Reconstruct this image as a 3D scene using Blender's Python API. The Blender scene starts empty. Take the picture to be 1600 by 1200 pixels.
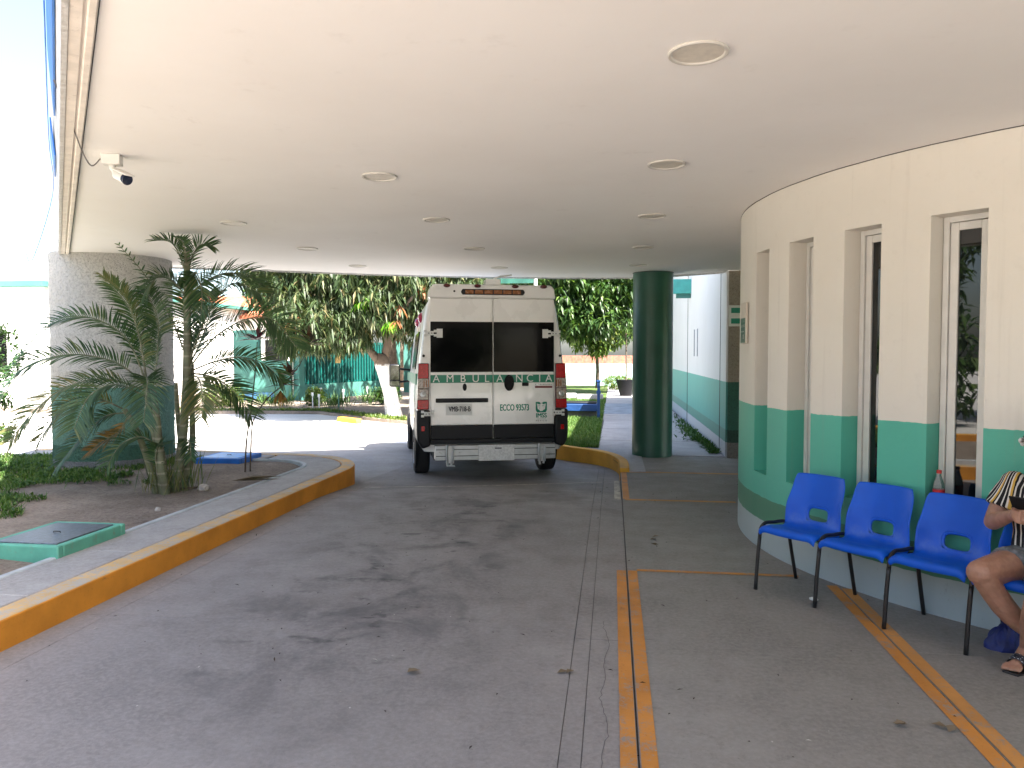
import bpy, bmesh, math, random
import numpy as np
from mathutils import Vector, Matrix, Quaternion, noise as mnoise
R = math.radians
rng = random.Random(7)
nr = np.random.default_rng(11)
scene = bpy.context.scene
C = scene.collection

# ------------------------------------------------------------------ camera
cd = bpy.data.cameras.new('camera'); cam = bpy.data.objects.new('camera', cd); C.objects.link(cam)
cam.location = (0, 0, 1.6); cam.rotation_euler = (R(90 - 2.28), 0, R(7.6))
cd.sensor_width = 36; cd.lens = 26.55; cd.clip_start = .05; cd.clip_end = 3000
scene.camera = cam
# ------------------------------------------------------------------ world, sun, exposure
SUN_TRAVEL = Vector((-1.93, 1.5, -3.5))
W = bpy.data.worlds.new('World'); scene.world = W; W.use_nodes = True
wn = W.node_tree.nodes; wl = W.node_tree.links
sky = wn.new('ShaderNodeTexSky'); sky.sky_type = 'NISHITA'; sky.sun_disc = False
sky.sun_elevation = math.atan2(3.5, math.hypot(1.93, 1.5)); sky.sun_rotation = math.atan2(1.93, -1.5)
sky.dust_density = 3.0; sky.ozone_density = 1.0
wn['Background'].inputs['Strength'].default_value = .09
wl.new(sky.outputs[0], wn['Background'].inputs['Color'])
sd = bpy.data.lights.new('sun', 'SUN'); sd.energy = 5.0; sd.angle = R(.53); sd.color = (1, .95, .87)
sun = bpy.data.objects.new('sun', sd); C.objects.link(sun)
sun.rotation_euler = SUN_TRAVEL.to_track_quat('-Z', 'Y').to_euler(); sun.location = (10, -8, 20)
vs = scene.view_settings; vs.view_transform = 'Standard'; vs.look = 'None'; vs.gamma = 1; vs.exposure = 2.7
scene.render.engine = 'CYCLES'
cy = scene.cycles; cy.max_bounces = 10; cy.diffuse_bounces = 6; cy.glossy_bounces = 4; cy.transmission_bounces = 6
cy.transparent_max_bounces = 8; cy.use_denoising = True; cy.caustics_reflective = False; cy.caustics_refractive = False
cy.sample_clamp_indirect = 8

# ------------------------------------------------------------------ helpers
def ob(name, me, parent=None, loc=None, rot=None):
    o = bpy.data.objects.new(name, me); C.objects.link(o)
    if parent is not None: o.parent = parent
    if loc is not None: o.location = loc
    if rot is not None: o.rotation_euler = rot
    return o
def tag(o, label=None, cat=None, group=None, kind=None):
    if label: o['label'] = label
    if cat: o['category'] = cat
    if group: o['group'] = group
    if kind: o['kind'] = kind
    return o
def thing(name, label, cat, loc=(0, 0, 0), rz=0, group=None):
    o = ob(name, None, None, loc, (0, 0, rz)); o.empty_display_size = .1
    return tag(o, label, cat, group)
def copy_tree(o, parent=None):
    c = o.copy(); C.objects.link(c); c.parent = parent
    for ch in list(o.children): copy_tree(ch, c)
    return c

class MB:
    def __init__(s): s.v = []; s.f = []; s.m = []; s.mi = 0
    def mat(s, i): s.mi = i; return s
    def add(s, vs_, fs):
        n = len(s.v); s.v += [tuple(p) for p in vs_]
        for f in fs: s.f.append([i + n for i in f]); s.m.append(s.mi)
        return s
    def box(s, a, b, M=None):
        x0, y0, z0 = a; x1, y1, z1 = b
        p = [(x0,y0,z0),(x1,y0,z0),(x1,y1,z0),(x0,y1,z0),(x0,y0,z1),(x1,y0,z1),(x1,y1,z1),(x0,y1,z1)]
        if M is not None: p = [M @ Vector(q) for q in p]
        return s.add(p, [(0,3,2,1),(4,5,6,7),(0,1,5,4),(1,2,6,5),(2,3,7,6),(3,0,4,7)])
    def prism(s, poly, z0, z1):
        n = len(poly)
        a = sum(poly[i][0]*poly[(i+1)%n][1]-poly[(i+1)%n][0]*poly[i][1] for i in range(n))
        if a < 0: poly = poly[::-1]
        p = [(x, y, z0) for x, y in poly] + [(x, y, z1) for x, y in poly]
        fs = [tuple(range(n-1, -1, -1)), tuple(range(n, 2*n))] + [(i, (i+1)%n, n+(i+1)%n, n+i) for i in range(n)]
        return s.add(p, fs)
    def prism_y(s, poly, y0, y1):   # poly in x,z
        n = len(poly)
        a = sum(poly[i][0]*poly[(i+1)%n][1]-poly[(i+1)%n][0]*poly[i][1] for i in range(n))
        if a < 0: poly = poly[::-1]
        p = [(x, y0, z) for x, z in poly] + [(x, y1, z) for x, z in poly]
        fs = [tuple(range(n)), tuple(range(2*n-1, n-1, -1))] + [((i+1)%n, i, n+i, n+(i+1)%n) for i in range(n)]
        return s.add(p, fs)
    def tube(s, pts, rad, n=8, cap=True):
        pts = [Vector(p) for p in pts]
        if not hasattr(rad, '__len__'): rad = [rad]*len(pts)
        rings = []; up = None
        for i, p in enumerate(pts):
            t = (pts[min(i+1, len(pts)-1)] - pts[max(i-1, 0)]).normalized()
            if up is None:
                up = Vector((0,0,1)) if abs(t.z) < .9 else Vector((1,0,0))
            a = up - t*up.dot(t)
            if a.length < 1e-5: a = t.orthogonal()
            a.normalize(); up = a; b = t.cross(a)
            rings.append([p + (a*math.cos(2*math.pi*k/n) + b*math.sin(2*math.pi*k/n))*rad[i] for k in range(n)])
        vs_ = [q for r in rings for q in r]; fs = []
        for i in range(len(pts)-1):
            for k in range(n):
                fs.append((i*n+k, i*n+(k+1)%n, (i+1)*n+(k+1)%n, (i+1)*n+k))
        if cap:
            fs.append(tuple(range(n-1, -1, -1))); fs.append(tuple((len(pts)-1)*n+k for k in range(n)))
        return s.add(vs_, fs)
    def lathe(s, prof, n=24, c=(0,0,0), axis='z', cap=True):
        vs_ = []; fs = []
        for r, z in prof:
            for k in range(n):
                a = 2*math.pi*k/n
                q = (r*math.cos(a), r*math.sin(a), z)
                if axis == 'y': q = (q[0], q[2], -q[1])
                if axis == 'x': q = (q[2], q[0], q[1])
                vs_.append((q[0]+c[0], q[1]+c[1], q[2]+c[2]))
        m = len(prof)
        for i in range(m-1):
            for k in range(n): fs.append((i*n+k, i*n+(k+1)%n, (i+1)*n+(k+1)%n, (i+1)*n+k))
        if cap: fs.append(tuple(range(n-1,-1,-1))); fs.append(tuple((m-1)*n+k for k in range(n)))
        return s.add(vs_, fs)
    def grid(s, fn, nu, nv, skip=None):
        vs_ = [fn(i/nu, j/nv) for j in range(nv+1) for i in range(nu+1)]
        fs = [(j*(nu+1)+i, j*(nu+1)+i+1, (j+1)*(nu+1)+i+1, (j+1)*(nu+1)+i) for j in range(nv) for i in range(nu) if not (skip and skip(i, j))]
        return s.add(vs_, fs)
    def mesh(s, name, mats, smooth=False, angle=None):
        me = bpy.data.meshes.new(name); me.from_pydata(s.v, [], s.f)
        for m in (mats if isinstance(mats, (list, tuple)) else [mats]): me.materials.append(m)
        if any(s.m): me.polygons.foreach_set('material_index', s.m)
        if smooth or angle: me.polygons.foreach_set('use_smooth', [True]*len(s.f))
        if angle: me.set_sharp_from_angle(angle=R(angle))
        me.update(); return me
    def build(s, name, mats, parent=None, loc=None, rot=None, smooth=False, angle=None, bevel=0, seg=2):
        o = ob(name, s.mesh(name, mats, smooth, angle), parent, loc, rot)
        if bevel:
            b = o.modifiers.new('b', 'BEVEL'); b.width = bevel; b.segments = seg; b.limit_method = 'ANGLE'; b.angle_limit = R(40)
            o.data.polygons.foreach_set('use_smooth', [True]*len(o.data.polygons)); o.data.set_sharp_from_angle(angle=R(50))
        return o

def spline(pts, n):
    pts = [Vector(p) for p in pts]; out = []
    m = len(pts)-1
    for j in range(n+1):
        t = j/n*m; i = min(int(t), m-1); u = t-i
        p0 = pts[max(i-1,0)]; p1 = pts[i]; p2 = pts[i+1]; p3 = pts[min(i+2,m)]
        out.append(.5*((2*p1)+(p2-p0)*u+(2*p0-5*p1+4*p2-p3)*u*u+(3*p1-p0-3*p2+p3)*u*u*u))
    return out

# ------------------------------------------------------------------ materials
class NT:
    def __init__(s, name):
        s.m = bpy.data.materials.new(name); s.m.use_nodes = True; s.t = s.m.node_tree
        s.b = s.t.nodes['Principled BSDF']; s._pos = None
    def n(s, ty, **kw):
        x = s.t.nodes.new(ty)
        for k, v in kw.items(): setattr(x, k, v)
        return x
    def l(s, a, b): s.t.links.new(a, b)
    def pos(s):
        if s._pos is None: s._pos = s.n('ShaderNodeNewGeometry').outputs['Position']
        return s._pos
    def objco(s): return s.n('ShaderNodeTexCoord').outputs['Object']
    def noise(s, scale, detail=4, rough=.55, vec=None, stretch=None, dist=0):
        x = s.n('ShaderNodeTexNoise'); x.inputs['Scale'].default_value = scale; x.inputs['Detail'].default_value = detail
        x.inputs['Roughness'].default_value = rough; x.inputs['Distortion'].default_value = dist
        v = vec if vec is not None else s.pos()
        if stretch:
            mp = s.n('ShaderNodeMapping'); mp.inputs['Scale'].default_value = stretch; s.l(v, mp.inputs[0]); v = mp.outputs[0]
        s.l(v, x.inputs['Vector']); return x.outputs['Fac']
    def ramp(s, fac, a, b, va=0., vb=1.):
        x = s.n('ShaderNodeMapRange'); x.inputs[1].default_value = a; x.inputs[2].default_value = b
        x.inputs[3].default_value = va; x.inputs[4].default_value = vb; x.interpolation_type = 'SMOOTHSTEP'
        s.l(fac, x.inputs[0]); return x.outputs[0]
    def math(s, op, a, b=None):
        x = s.n('ShaderNodeMath', operation=op)
        for i, q in enumerate((a, b)):
            if q is None: continue
            if isinstance(q, (int, float)): x.inputs[i].default_value = q
            else: s.l(q, x.inputs[i])
        return x.outputs[0]
    def mix(s, fac, a, b, blend='MIX'):
        x = s.n('ShaderNodeMix', data_type='RGBA', blend_type=blend)
        for k, q in ((0, fac), (6, a), (7, b)):
            if isinstance(q, (int, float)): x.inputs[k].default_value = q
            elif isinstance(q, tuple): x.inputs[k].default_value = (*q, 1) if len(q) == 3 else q
            else: s.l(q, x.inputs[k])
        return x.outputs[2]
    def col(s, c):
        if isinstance(c, tuple): s.b.inputs['Base Color'].default_value = (*c, 1)
        else: s.l(c, s.b.inputs['Base Color'])
    def set(s, **kw):
        for k, v in kw.items():
            i = s.b.inputs[k.replace('_', ' ')]
            if isinstance(v, (int, float)): i.default_value = v
            else: s.l(v, i)
        return s
    def bump(s, h, strength=.3, dist=.01):
        x = s.n('ShaderNodeBump'); x.inputs['Strength'].default_value = strength; x.inputs['Distance'].default_value = dist
        s.l(h, x.inputs['Height']); s.l(x.outputs[0], s.b.inputs['Normal'])
    def sep(s):
        x = s.n('ShaderNodeSeparateXYZ'); s.l(s.pos(), x.inputs[0]); return x.outputs
MATS = {}
def simple(name, c, rough=.6, metal=0., var=.12, scale=6, bump=.0, bscale=60, spec=.5, coat=0, dirt=None):
    if name in MATS: return MATS[name]
    t = NT(name); k = t.noise(scale, 5)
    lo = tuple(q*(1-var) for q in c); hi = tuple(min(1, q*(1+var)) for q in c)
    cc = t.mix(t.ramp(k, .3, .7), lo, hi)
    if dirt:
        d = t.ramp(t.noise(scale*2.3, 8, .7), .55, .75); cc = t.mix(d, cc, dirt)
    t.col(cc); t.set(Roughness=t.ramp(k, .2, .8, max(.02, rough-.07), min(1, rough+.07)), Metallic=metal, Specular_IOR_Level=spec)
    if coat: t.set(Coat_Weight=coat, Coat_Roughness=.05)
    if bump: t.bump(t.noise(bscale, 4), bump, .004)
    MATS[name] = t.m; return t.m

CREAM = (.69, .655, .59); TEAL = (.085, .42, .315); STRIPE = (.055, .20, .125); BASE = (.36, .42, .43)
def banded(name, upper, stucco=0., teal=TEAL, stripe=STRIPE, base=BASE, zoff=0):
    t = NT(name); x, y, z = t.sep()
    wob = t.math('MULTIPLY', t.math('SUBTRACT', t.noise(9, 3), .5), .022)
    zz = t.math('ADD', z, wob)
    def above(h): return t.ramp(zz, h+zoff-.002, h+zoff+.002)
    n1 = t.noise(1.3, 6, .6); n2 = t.noise(14, 6, .65)
    c = t.mix(above(.24), base, stripe); c = t.mix(above(.43), c, teal); c = t.mix(above(1.17), c, upper)
    c = t.mix(t.ramp(n1, .3, .75, 0, .22), c, t.mix(1., c, (.80, .78, .74), 'MULTIPLY'))
    c = t.mix(t.ramp(n2, .55, .85, 0, .25), c, t.mix(1., c, (.7, .68, .66), 'MULTIPLY'))
    # scuffs and splashes near the floor
    sc = t.math('MULTIPLY', t.ramp(z, .05+zoff, .75+zoff, 1, 0), t.ramp(t.noise(26, 8, .75, stretch=(1, 1, .35)), .60, .72))
    c = t.mix(t.math('MULTIPLY', sc, .55), c, (.12, .11, .10))
    # drip streaks
    st = t.math('MULTIPLY', t.ramp(t.noise(5, 5, .6, stretch=(3, 3, .12)), .56, .8), .16)
    c = t.mix(st, c, (.25, .22, .18)); t.col(c)
    if stucco: c = t.mix(t.ramp(t.noise(34, 5, .7), .46, .62, 0, .42), c, t.mix(1., c, (.42, .42, .42), 'MULTIPLY')); t.col(c)  # pit shade of the rough stucco put into the colour as dark speckle
    t.set(Roughness=.5 if not stucco else .9, Specular_IOR_Level=.4)
    if stucco:
        h = t.math('ADD', t.noise(26, 6, .65), t.math('MULTIPLY', t.noise(70, 4), .4)); t.bump(h, 1., .07*stucco)
    else: t.bump(t.math('ADD', t.noise(3, 5), t.math('MULTIPLY', t.noise(60, 5), .12)), .22, .02)
    return t.m
M_WALL = banded('painted_plaster', CREAM)
M_WALL2 = banded('painted_plaster_white', (.80, .80, .80), teal=(.115, .42, .37), stripe=(.10, .29, .24), base=(.5, .53, .58))
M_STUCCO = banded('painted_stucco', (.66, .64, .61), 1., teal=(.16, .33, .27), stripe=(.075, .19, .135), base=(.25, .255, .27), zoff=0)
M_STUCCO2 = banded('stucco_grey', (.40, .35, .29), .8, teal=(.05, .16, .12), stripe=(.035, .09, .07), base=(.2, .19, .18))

def concrete(name, c, stains=False, warm=(.27, .225, .19), sc=1.):
    t = NT(name); x, y, z = t.sep()
    n1 = t.noise(.45*sc, 6, .62); n2 = t.noise(3.2*sc, 7, .68); n3 = t.noise(38, 5, .7); n4 = t.noise(150, 3)
    cc = t.mix(t.ramp(n1, .28, .72), tuple(q*.76 for q in c), tuple(q*1.18 for q in c))
    cc = t.mix(t.ramp(n2, .35, .8, 0, .45), cc, tuple(q*.72 for q in c))
    cc = t.mix(t.ramp(n2, .62, .78, 0, .3), cc, warm)
    cc = t.mix(t.ramp(n3, .35, .72, 0, .5), cc, tuple(q*1.4 for q in c))
    cc = t.mix(t.ramp(t.noise(13, 7, .75), .52, .68, 0, .42), cc, tuple(q*.62 for q in c))
    cc = t.mix(t.ramp(t.noise(55, 6, .75), .60, .70, 0, .6), cc, tuple(q*.42 for q in c))
    if stains:
        lane = t.math('MULTIPLY', t.ramp(t.math('ABSOLUTE', t.math('ADD', x, 1.55)), .2, 1.35, 1, 0), t.math('MULTIPLY', t.ramp(y, 2.2, 4.2), t.ramp(y, 7.0, 9.8, 1, .25)))
        s1 = t.ramp(t.noise(1.5, 7, .66, stretch=(1.2, .95, 1), dist=.4), .44, .66)
        cc = t.mix(t.math('MULTIPLY', t.math('MULTIPLY', lane, s1), .62), cc, (.055, .052, .058))
        s2 = t.ramp(t.noise(2.6, 8, .6, stretch=(1, 1.7, 1)), .58, .68)
        cc = t.mix(t.math('MULTIPLY', t.math('MULTIPLY', t.math('MULTIPLY', lane, lane), s2), .7), cc, (.04, .038, .042))
        s3 = t.ramp(t.noise(.8, 6, .6), .5, .7, 0, .35); cc = t.mix(s3, cc, (.12, .105, .10))
    t.col(cc)
    t.set(Roughness=t.ramp(n2, .3, .7, .62, .85), Specular_IOR_Level=.35)
    t.bump(t.math('ADD', t.math('MULTIPLY', n3, .6), t.math('ADD', t.math('MULTIPLY', n2, .8), t.math('MULTIPLY', n4, .3))), .35, .008)
    return t.m
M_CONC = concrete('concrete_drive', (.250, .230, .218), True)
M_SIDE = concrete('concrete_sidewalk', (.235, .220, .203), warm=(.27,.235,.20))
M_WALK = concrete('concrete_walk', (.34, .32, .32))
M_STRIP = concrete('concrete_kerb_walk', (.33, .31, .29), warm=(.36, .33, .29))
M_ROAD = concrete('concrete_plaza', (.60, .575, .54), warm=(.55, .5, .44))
M_GROUT = simple('joint_dirt', (.085, .08, .076), .95)

def worn_paint(name, c, under, amount=.5, scale=8):
    t = NT(name)
    w = t.ramp(t.math('ADD', t.math('MULTIPLY', t.noise(scale, 8, .72), .6), t.math('MULTIPLY', t.noise(scale*9, 6, .75), .4)), amount-.05, amount+.07)
    cc = t.mix(t.ramp(t.noise(2.4, 5), .3, .7), tuple(q*.8 for q in c), tuple(min(1, q*1.1) for q in c))
    cc = t.mix(t.ramp(t.noise(45, 5, .7), .55, .8, 0, .45), cc, tuple(q*.45 for q in c))
    cc = t.mix(t.ramp(t.noise(3.3, 7, .75, stretch=(1, .5, 2)), .60, .72, 0, .55), cc, (.10, .075, .055))
    t.col(t.mix(w, cc, under)); t.set(Roughness=.7, Specular_IOR_Level=.35); t.bump(t.noise(70, 5), .2, .004); return t.m
YEL = (.60, .24, .025)
M_KERB = worn_paint('kerb_paint', YEL, (.27, .22, .17), .67, 6)
M_KERBTOP = worn_paint('kerb_paint_worn', (.60, .38, .15), (.42, .37, .30), .50, 5)
M_KERBY = worn_paint('kerb_paint_bright', (.66, .34, .045), (.33, .28, .2), .66, 5)
M_LINE = worn_paint('line_paint', (.53, .22, .045), (.27, .24, .21), .55, 7)
M_LINE2 = worn_paint('line_paint_faint', (.54, .25, .07), (.26, .235, .21), .565, 6)
M_KWHITE = worn_paint('kerb_white', (.6, .55, .45), (.3, .26, .22), .5, 12)

t = NT('ceiling_paint')
n1 = t.noise(.5, 6, .6); n2 = t.noise(5, 7, .65)
cc = t.mix(t.ramp(n1, .3, .7), (.85, .82, .79), (.90, .875, .85)); cc = t.mix(t.ramp(n2, .6, .85, 0, .3), cc, (.55, .50, .45))
cc = t.mix(t.ramp(t.noise(1.1, 8, .8, stretch=(1, .4, 1)), .63, .7, 0, .12), cc, (.35, .3, .26))
t.col(cc); t.set(Roughness=.75, Specular_IOR_Level=.25); t.bump(t.math('ADD', t.noise(1.2, 4), t.math('MULTIPLY', t.noise(40, 5), .08)), .25, .03); M_CEIL = t.m
M_TRIM = simple('trim_paint', (.70, .64, .57), .8, var=.1, scale=9, bump=.4, bscale=30, dirt=(.42, .37, .32))
t = NT('fascia_stucco'); t.col(t.mix(t.ramp(t.noise(20, 6), .3, .7), (.6, .58, .55), (.75, .74, .72))); t.set(Roughness=.9); t.bump(t.noise(30, 6, .7), 1, .03); M_FASCIA = t.m
t = NT('column_paint'); k = t.noise(1.6, 6, .6)
t.col(t.mix(t.ramp(k, .3, .7), (.018, .078, .052), (.026, .105, .07))); t.set(Roughness=t.ramp(t.noise(4, 5), .3, .7, .34, .42), Specular_IOR_Level=.42); t.bump(t.math('ADD', t.noise(4, 3), t.math('MULTIPLY', t.noise(60, 4), .04)), .05, .012); M_COLUMN = t.m
t = NT('soil'); k = t.noise(1.2, 8, .7); g = t.noise(28, 8, .75)
cc = t.mix(t.ramp(k, .3, .7), (.22, .175, .14), (.36, .30, .245)); cc = t.mix(t.ramp(g, .4, .75, 0, .6), cc, (.07, .052, .04))
cc = t.mix(t.ramp(t.noise(90, 4), .62, .7, 0, .5), cc, (.32, .27, .22)); t.col(cc); t.set(Roughness=.95, Specular_IOR_Level=.1); t.bump(t.math('ADD', g, t.noise(7, 5)), .8, .03); M_SOIL = t.m
t = NT('turf'); k = t.noise(2.2, 7, .7); g = t.noise(40, 6, .7)
cc = t.mix(t.ramp(k, .35, .65), (.05, .09, .02), (.10, .15, .035)); cc = t.mix(t.ramp(t.noise(.8, 5), .5, .7, 0, .8), cc, (.16, .13, .08)); cc = t.mix(t.ramp(g, .4, .7, 0, .5), cc, (.03, .05, .012)); t.col(cc); t.set(Roughness=.9, Specular_IOR_Level=.15); t.bump(g, .8, .03); M_TURF = t.m

def leaf_mat(name, cols, rough=.45, transl=.35, spec=.4):
    t = NT(name); r = t.n('ShaderNodeNewGeometry').outputs['Random Per Island']
    cr = t.n('ShaderNodeValToRGB'); e = cr.color_ramp.elements
    e[0].position = cols[0][0]; e[0].color = (*cols[0][1], 1); e[1].position = cols[-1][0]; e[1].color = (*cols[-1][1], 1)
    for p, c in cols[1:-1]:
        q = e.new(p); q.color = (*c, 1)
    t.l(r, cr.inputs[0]); cc = t.mix(t.ramp(t.noise(20, 3), .3, .7, 0, .35), cr.outputs[0], t.mix(1., cr.outputs[0], (.65, .7, .6), 'MULTIPLY'))
    t.col(cc); t.set(Roughness=rough, Specular_IOR_Level=spec)
    tr = t.n('ShaderNodeBsdfTranslucent'); t.l(t.mix(1., cc, (1.25, 1.35, .6), 'MULTIPLY'), tr.inputs[0])
    mx = t.n('ShaderNodeMixShader'); mx.inputs[0].default_value = transl
    t.l(t.b.outputs[0], mx.inputs[1]); t.l(tr.outputs[0], mx.inputs[2]); t.l(mx.outputs[0], t.t.nodes['Material Output'].inputs[0])
    return t.m
M_PALM = leaf_mat('palm_leaf', [(0, (.030, .066, .030)), (.55, (.052, .108, .045)), (.9, (.085, .145, .055)), (1, (.15, .16, .06))], .42, .3)
M_PALMY = leaf_mat('palm_leaf_dry', [(0, (.07, .09, .03)), (.5, (.30, .16, .045)), (1, (.42, .22, .06))], .6, .3)
M_PALMF = leaf_mat('palm_leaf_fading', [(0, (.06, .11, .045)), (.5, (.13, .16, .06)), (1, (.24, .2, .08))], .5, .3)
M_MANGO = leaf_mat('mango_leaf', [(0, (.022, .040, .015)), (.45, (.038, .062, .022)), (.8, (.062, .082, .034)), (.95, (.12, .12, .055)), (1, (.18, .14, .07))], .45, .2, .25)
M_FRESH = leaf_mat('fresh_leaf', [(0, (.12, .30, .02)), (1, (.20, .42, .03))], .45, .4)
M_RUST = leaf_mat('rust_leaf', [(0, (.16, .05, .02)), (1, (.26, .10, .04))], .6, .3)
M_TREE = leaf_mat('tree_leaf', [(0, (.018, .045, .012)), (.5, (.035, .08, .02)), (.85, (.07, .13, .03)), (1, (.14, .2, .05))], .4, .3)
M_LIGHTTREE = leaf_mat('tree_leaf_light', [(0, (.05, .10, .02)), (.5, (.09, .15, .03)), (1, (.20, .22, .06))], .45, .4)
M_SHRUB = leaf_mat('shrub_leaf', [(0, (.02, .05, .015)), (.6, (.04, .09, .02)), (1, (.07, .13, .03))], .4, .25)
M_GRASS = leaf_mat('grass_blade', [(0, (.045, .10, .018)), (.6, (.075, .16, .028)), (1, (.15, .2, .05))], .6, .35)
M_WEED = leaf_mat('weed_leaf', [(0, (.035, .085, .022)), (.6, (.06, .13, .03)), (1, (.10, .17, .04))], .55, .3)
M_CORD = leaf_mat('cordyline_leaf', [(0, (.05, .012, .02)), (.6, (.12, .02, .04)), (1, (.10, .05, .04))], .4, .3)
M_CORDD = leaf_mat('cordyline_leaf_dark', [(0, (.03, .016, .016)), (.7, (.06, .03, .025)), (1, (.28, .11, .04))], .45, .25)
M_DRY = leaf_mat('dry_leaf', [(0, (.10, .07, .045)), (.5, (.20, .15, .10)), (1, (.32, .27, .2))], .8, .1, .2)
M_BARK = simple('bark', (.10, .075, .055), .9, var=.35, scale=14, bump=1, bscale=30)
M_STEM = None
t = NT('palm_stem'); wv = t.n('ShaderNodeTexWave', wave_type='BANDS', bands_direction='Z'); wv.inputs['Scale'].default_value = 2.6; wv.inputs['Distortion'].default_value = 1.2; t.l(t.pos(), wv.inputs[0])
cc = t.mix(t.ramp(wv.outputs['Fac'], .0, .16), (.30, .28, .2), (.15, .16, .09)); cc = t.mix(t.ramp(t.noise(9, 5), .4, .7, 0, .7), cc, (.10, .085, .055)); t.col(cc); t.set(Roughness=.7); M_STEM = t.m
t = NT('limewashed_bark'); z = t.sep()[2]; k = t.noise(10, 6, .7)
wm = t.ramp(t.math('ADD', z, t.math('MULTIPLY', k, .25)), 1.36, 1.46)
cc = t.mix(wm, t.mix(t.ramp(t.noise(22, 6, .7, stretch=(1, 1, .4)), .5, .68, 0, .75), (.72, .71, .70), (.28, .24, .21)), t.mix(k, (.07, .05, .035), (.16, .12, .09)))
t.col(cc); t.set(Roughness=.9); t.bump(t.noise(25, 6, .7, stretch=(1, 1, .35)), 1, .04); M_LIME = t.m
def speckle(name, c): return simple(name, c)
M_WHITE = simple('van_white', (.82, .81, .79), .28, var=.03, scale=3, coat=.5)
M_WHITE2 = simple('fixture_white', (.72, .70, .66), .45, var=.04)
M_BLACKP = simple('black_plastic', (.009, .009, .011), .5, var=.2, scale=20, spec=.25)
M_RUBBER = simple('rubber', (.016, .016, .017), .85, var=.2, scale=20)
M_GLASSD = simple('dark_glass', (.004, .004, .005), .05, var=.1, spec=.10)
t = NT('window_glass'); t.col((.008, .010, .010)); t.set(Roughness=.015, Specular_IOR_Level=.6, IOR=1.5); M_WGLASS = t.m
M_STEEL = simple('silver_steel', (.42, .43, .43), .42, .75, var=.12, scale=5, bump=.05, dirt=(.25, .24, .22))
M_STEEL2 = simple('tread_plate', (.55, .55, .54), .5, .5, var=.15, scale=40, bump=.5, bscale=120)
M_GREENB = simple('green_vinyl', (.0, .19, .105), .4, var=.05)
M_GREENT = simple('green_letter', (.0, .20, .125), .45, var=.03)
M_RED = simple('lens_red', (.42, .006, .008), .22, var=.25, scale=40, spec=.4)
M_REDD = simple('lens_dark_red', (.09, .012, .016), .3, var=.1)
M_AMBER = simple('lens_amber', (.26, .09, .022), .25, var=.2, scale=25)
M_CLEAR = simple('lens_clear', (.36, .30, .26), .18, var=.45, scale=40, spec=.5)
M_CHROME = simple('rim_alloy', (.55, .55, .56), .3, .8, var=.05)
M_PLATE = simple('plate_white', (.68, .68, .66), .5, var=.04)
M_INK = simple('ink_black', (.02, .02, .03), .6)
M_LETW = simple('letter_white', (.75, .76, .74), .5, var=.02)
M_ALU = simple('frame_aluminium', (.66, .65, .62), .45, .1, var=.05, scale=8)
M_TEALBOX = simple('teal_paint', (.10, .34, .245), .7, var=.15, scale=5, bump=.4, bscale=35, dirt=(.16, .22, .17))
M_BLUEBOX = simple('blue_paint', (.012, .13, .50), .5, var=.15, scale=6, bump=.2, bscale=40)
M_BLUED = simple('blue_bench_paint', (.004, .04, .15), .55, var=.15, scale=6)
M_LID = simple('steel_lid', (.16, .18, .20), .42, .6, var=.3, scale=30, bump=.6, bscale=50)
M_GFENCE = simple('green_fence_paint', (.002, .10, .085), .5, var=.1)
M_GWALL = simple('green_wall_paint', (.05, .17, .14), .75, var=.15, scale=2)
M_MINT = simple('mint_wall_paint', (.36, .56, .49), .8, var=.1, scale=1.5)
M_HOUSE = simple('house_plaster', (.78, .76, .72), .8, var=.06, scale=1)
M_TILE = simple('roof_tile', (.42, .12, .06), .8, var=.3, scale=6)
M_BRICK = simple('red_brick', (.36, .14, .10), .85, var=.3, scale=8)
M_LEGS = simple('leg_black', (.012, .012, .013), .35, var=.1, spec=.5)
M_STONE = simple('stone', (.42, .38, .34), .9, var=.2, scale=20, bump=.6, bscale=30)
t = NT('chair_blue'); oc = t.objco(); k = t.noise(7, 6, .7, vec=oc); sx = t.n('ShaderNodeSeparateXYZ'); t.l(oc, sx.inputs[0])
cc = t.mix(t.ramp(t.noise(2.5, 4, vec=oc), .3, .7), (.001, .080, .52), (.002, .108, .65))
wear = t.math('MULTIPLY', t.math('MULTIPLY', t.ramp(sx.outputs[1], .02, .10), t.ramp(sx.outputs[2], .47, .56, 1, 0)), t.ramp(k, .40, .70))
cc = t.mix(t.math('MULTIPLY', wear, .22), cc, (.28, .38, .52)); cc = t.mix(t.ramp(t.noise(60, 5, .8, vec=oc), .72, .78, 0, .6), cc, (.01, .02, .08))
t.col(cc); t.set(Roughness=t.ramp(k, .3, .7, 38e-2, .5), Specular_IOR_Level=.32); t.bump(t.noise(300, 2, vec=oc), .06, .002); M_CHAIR = t.m

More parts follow.
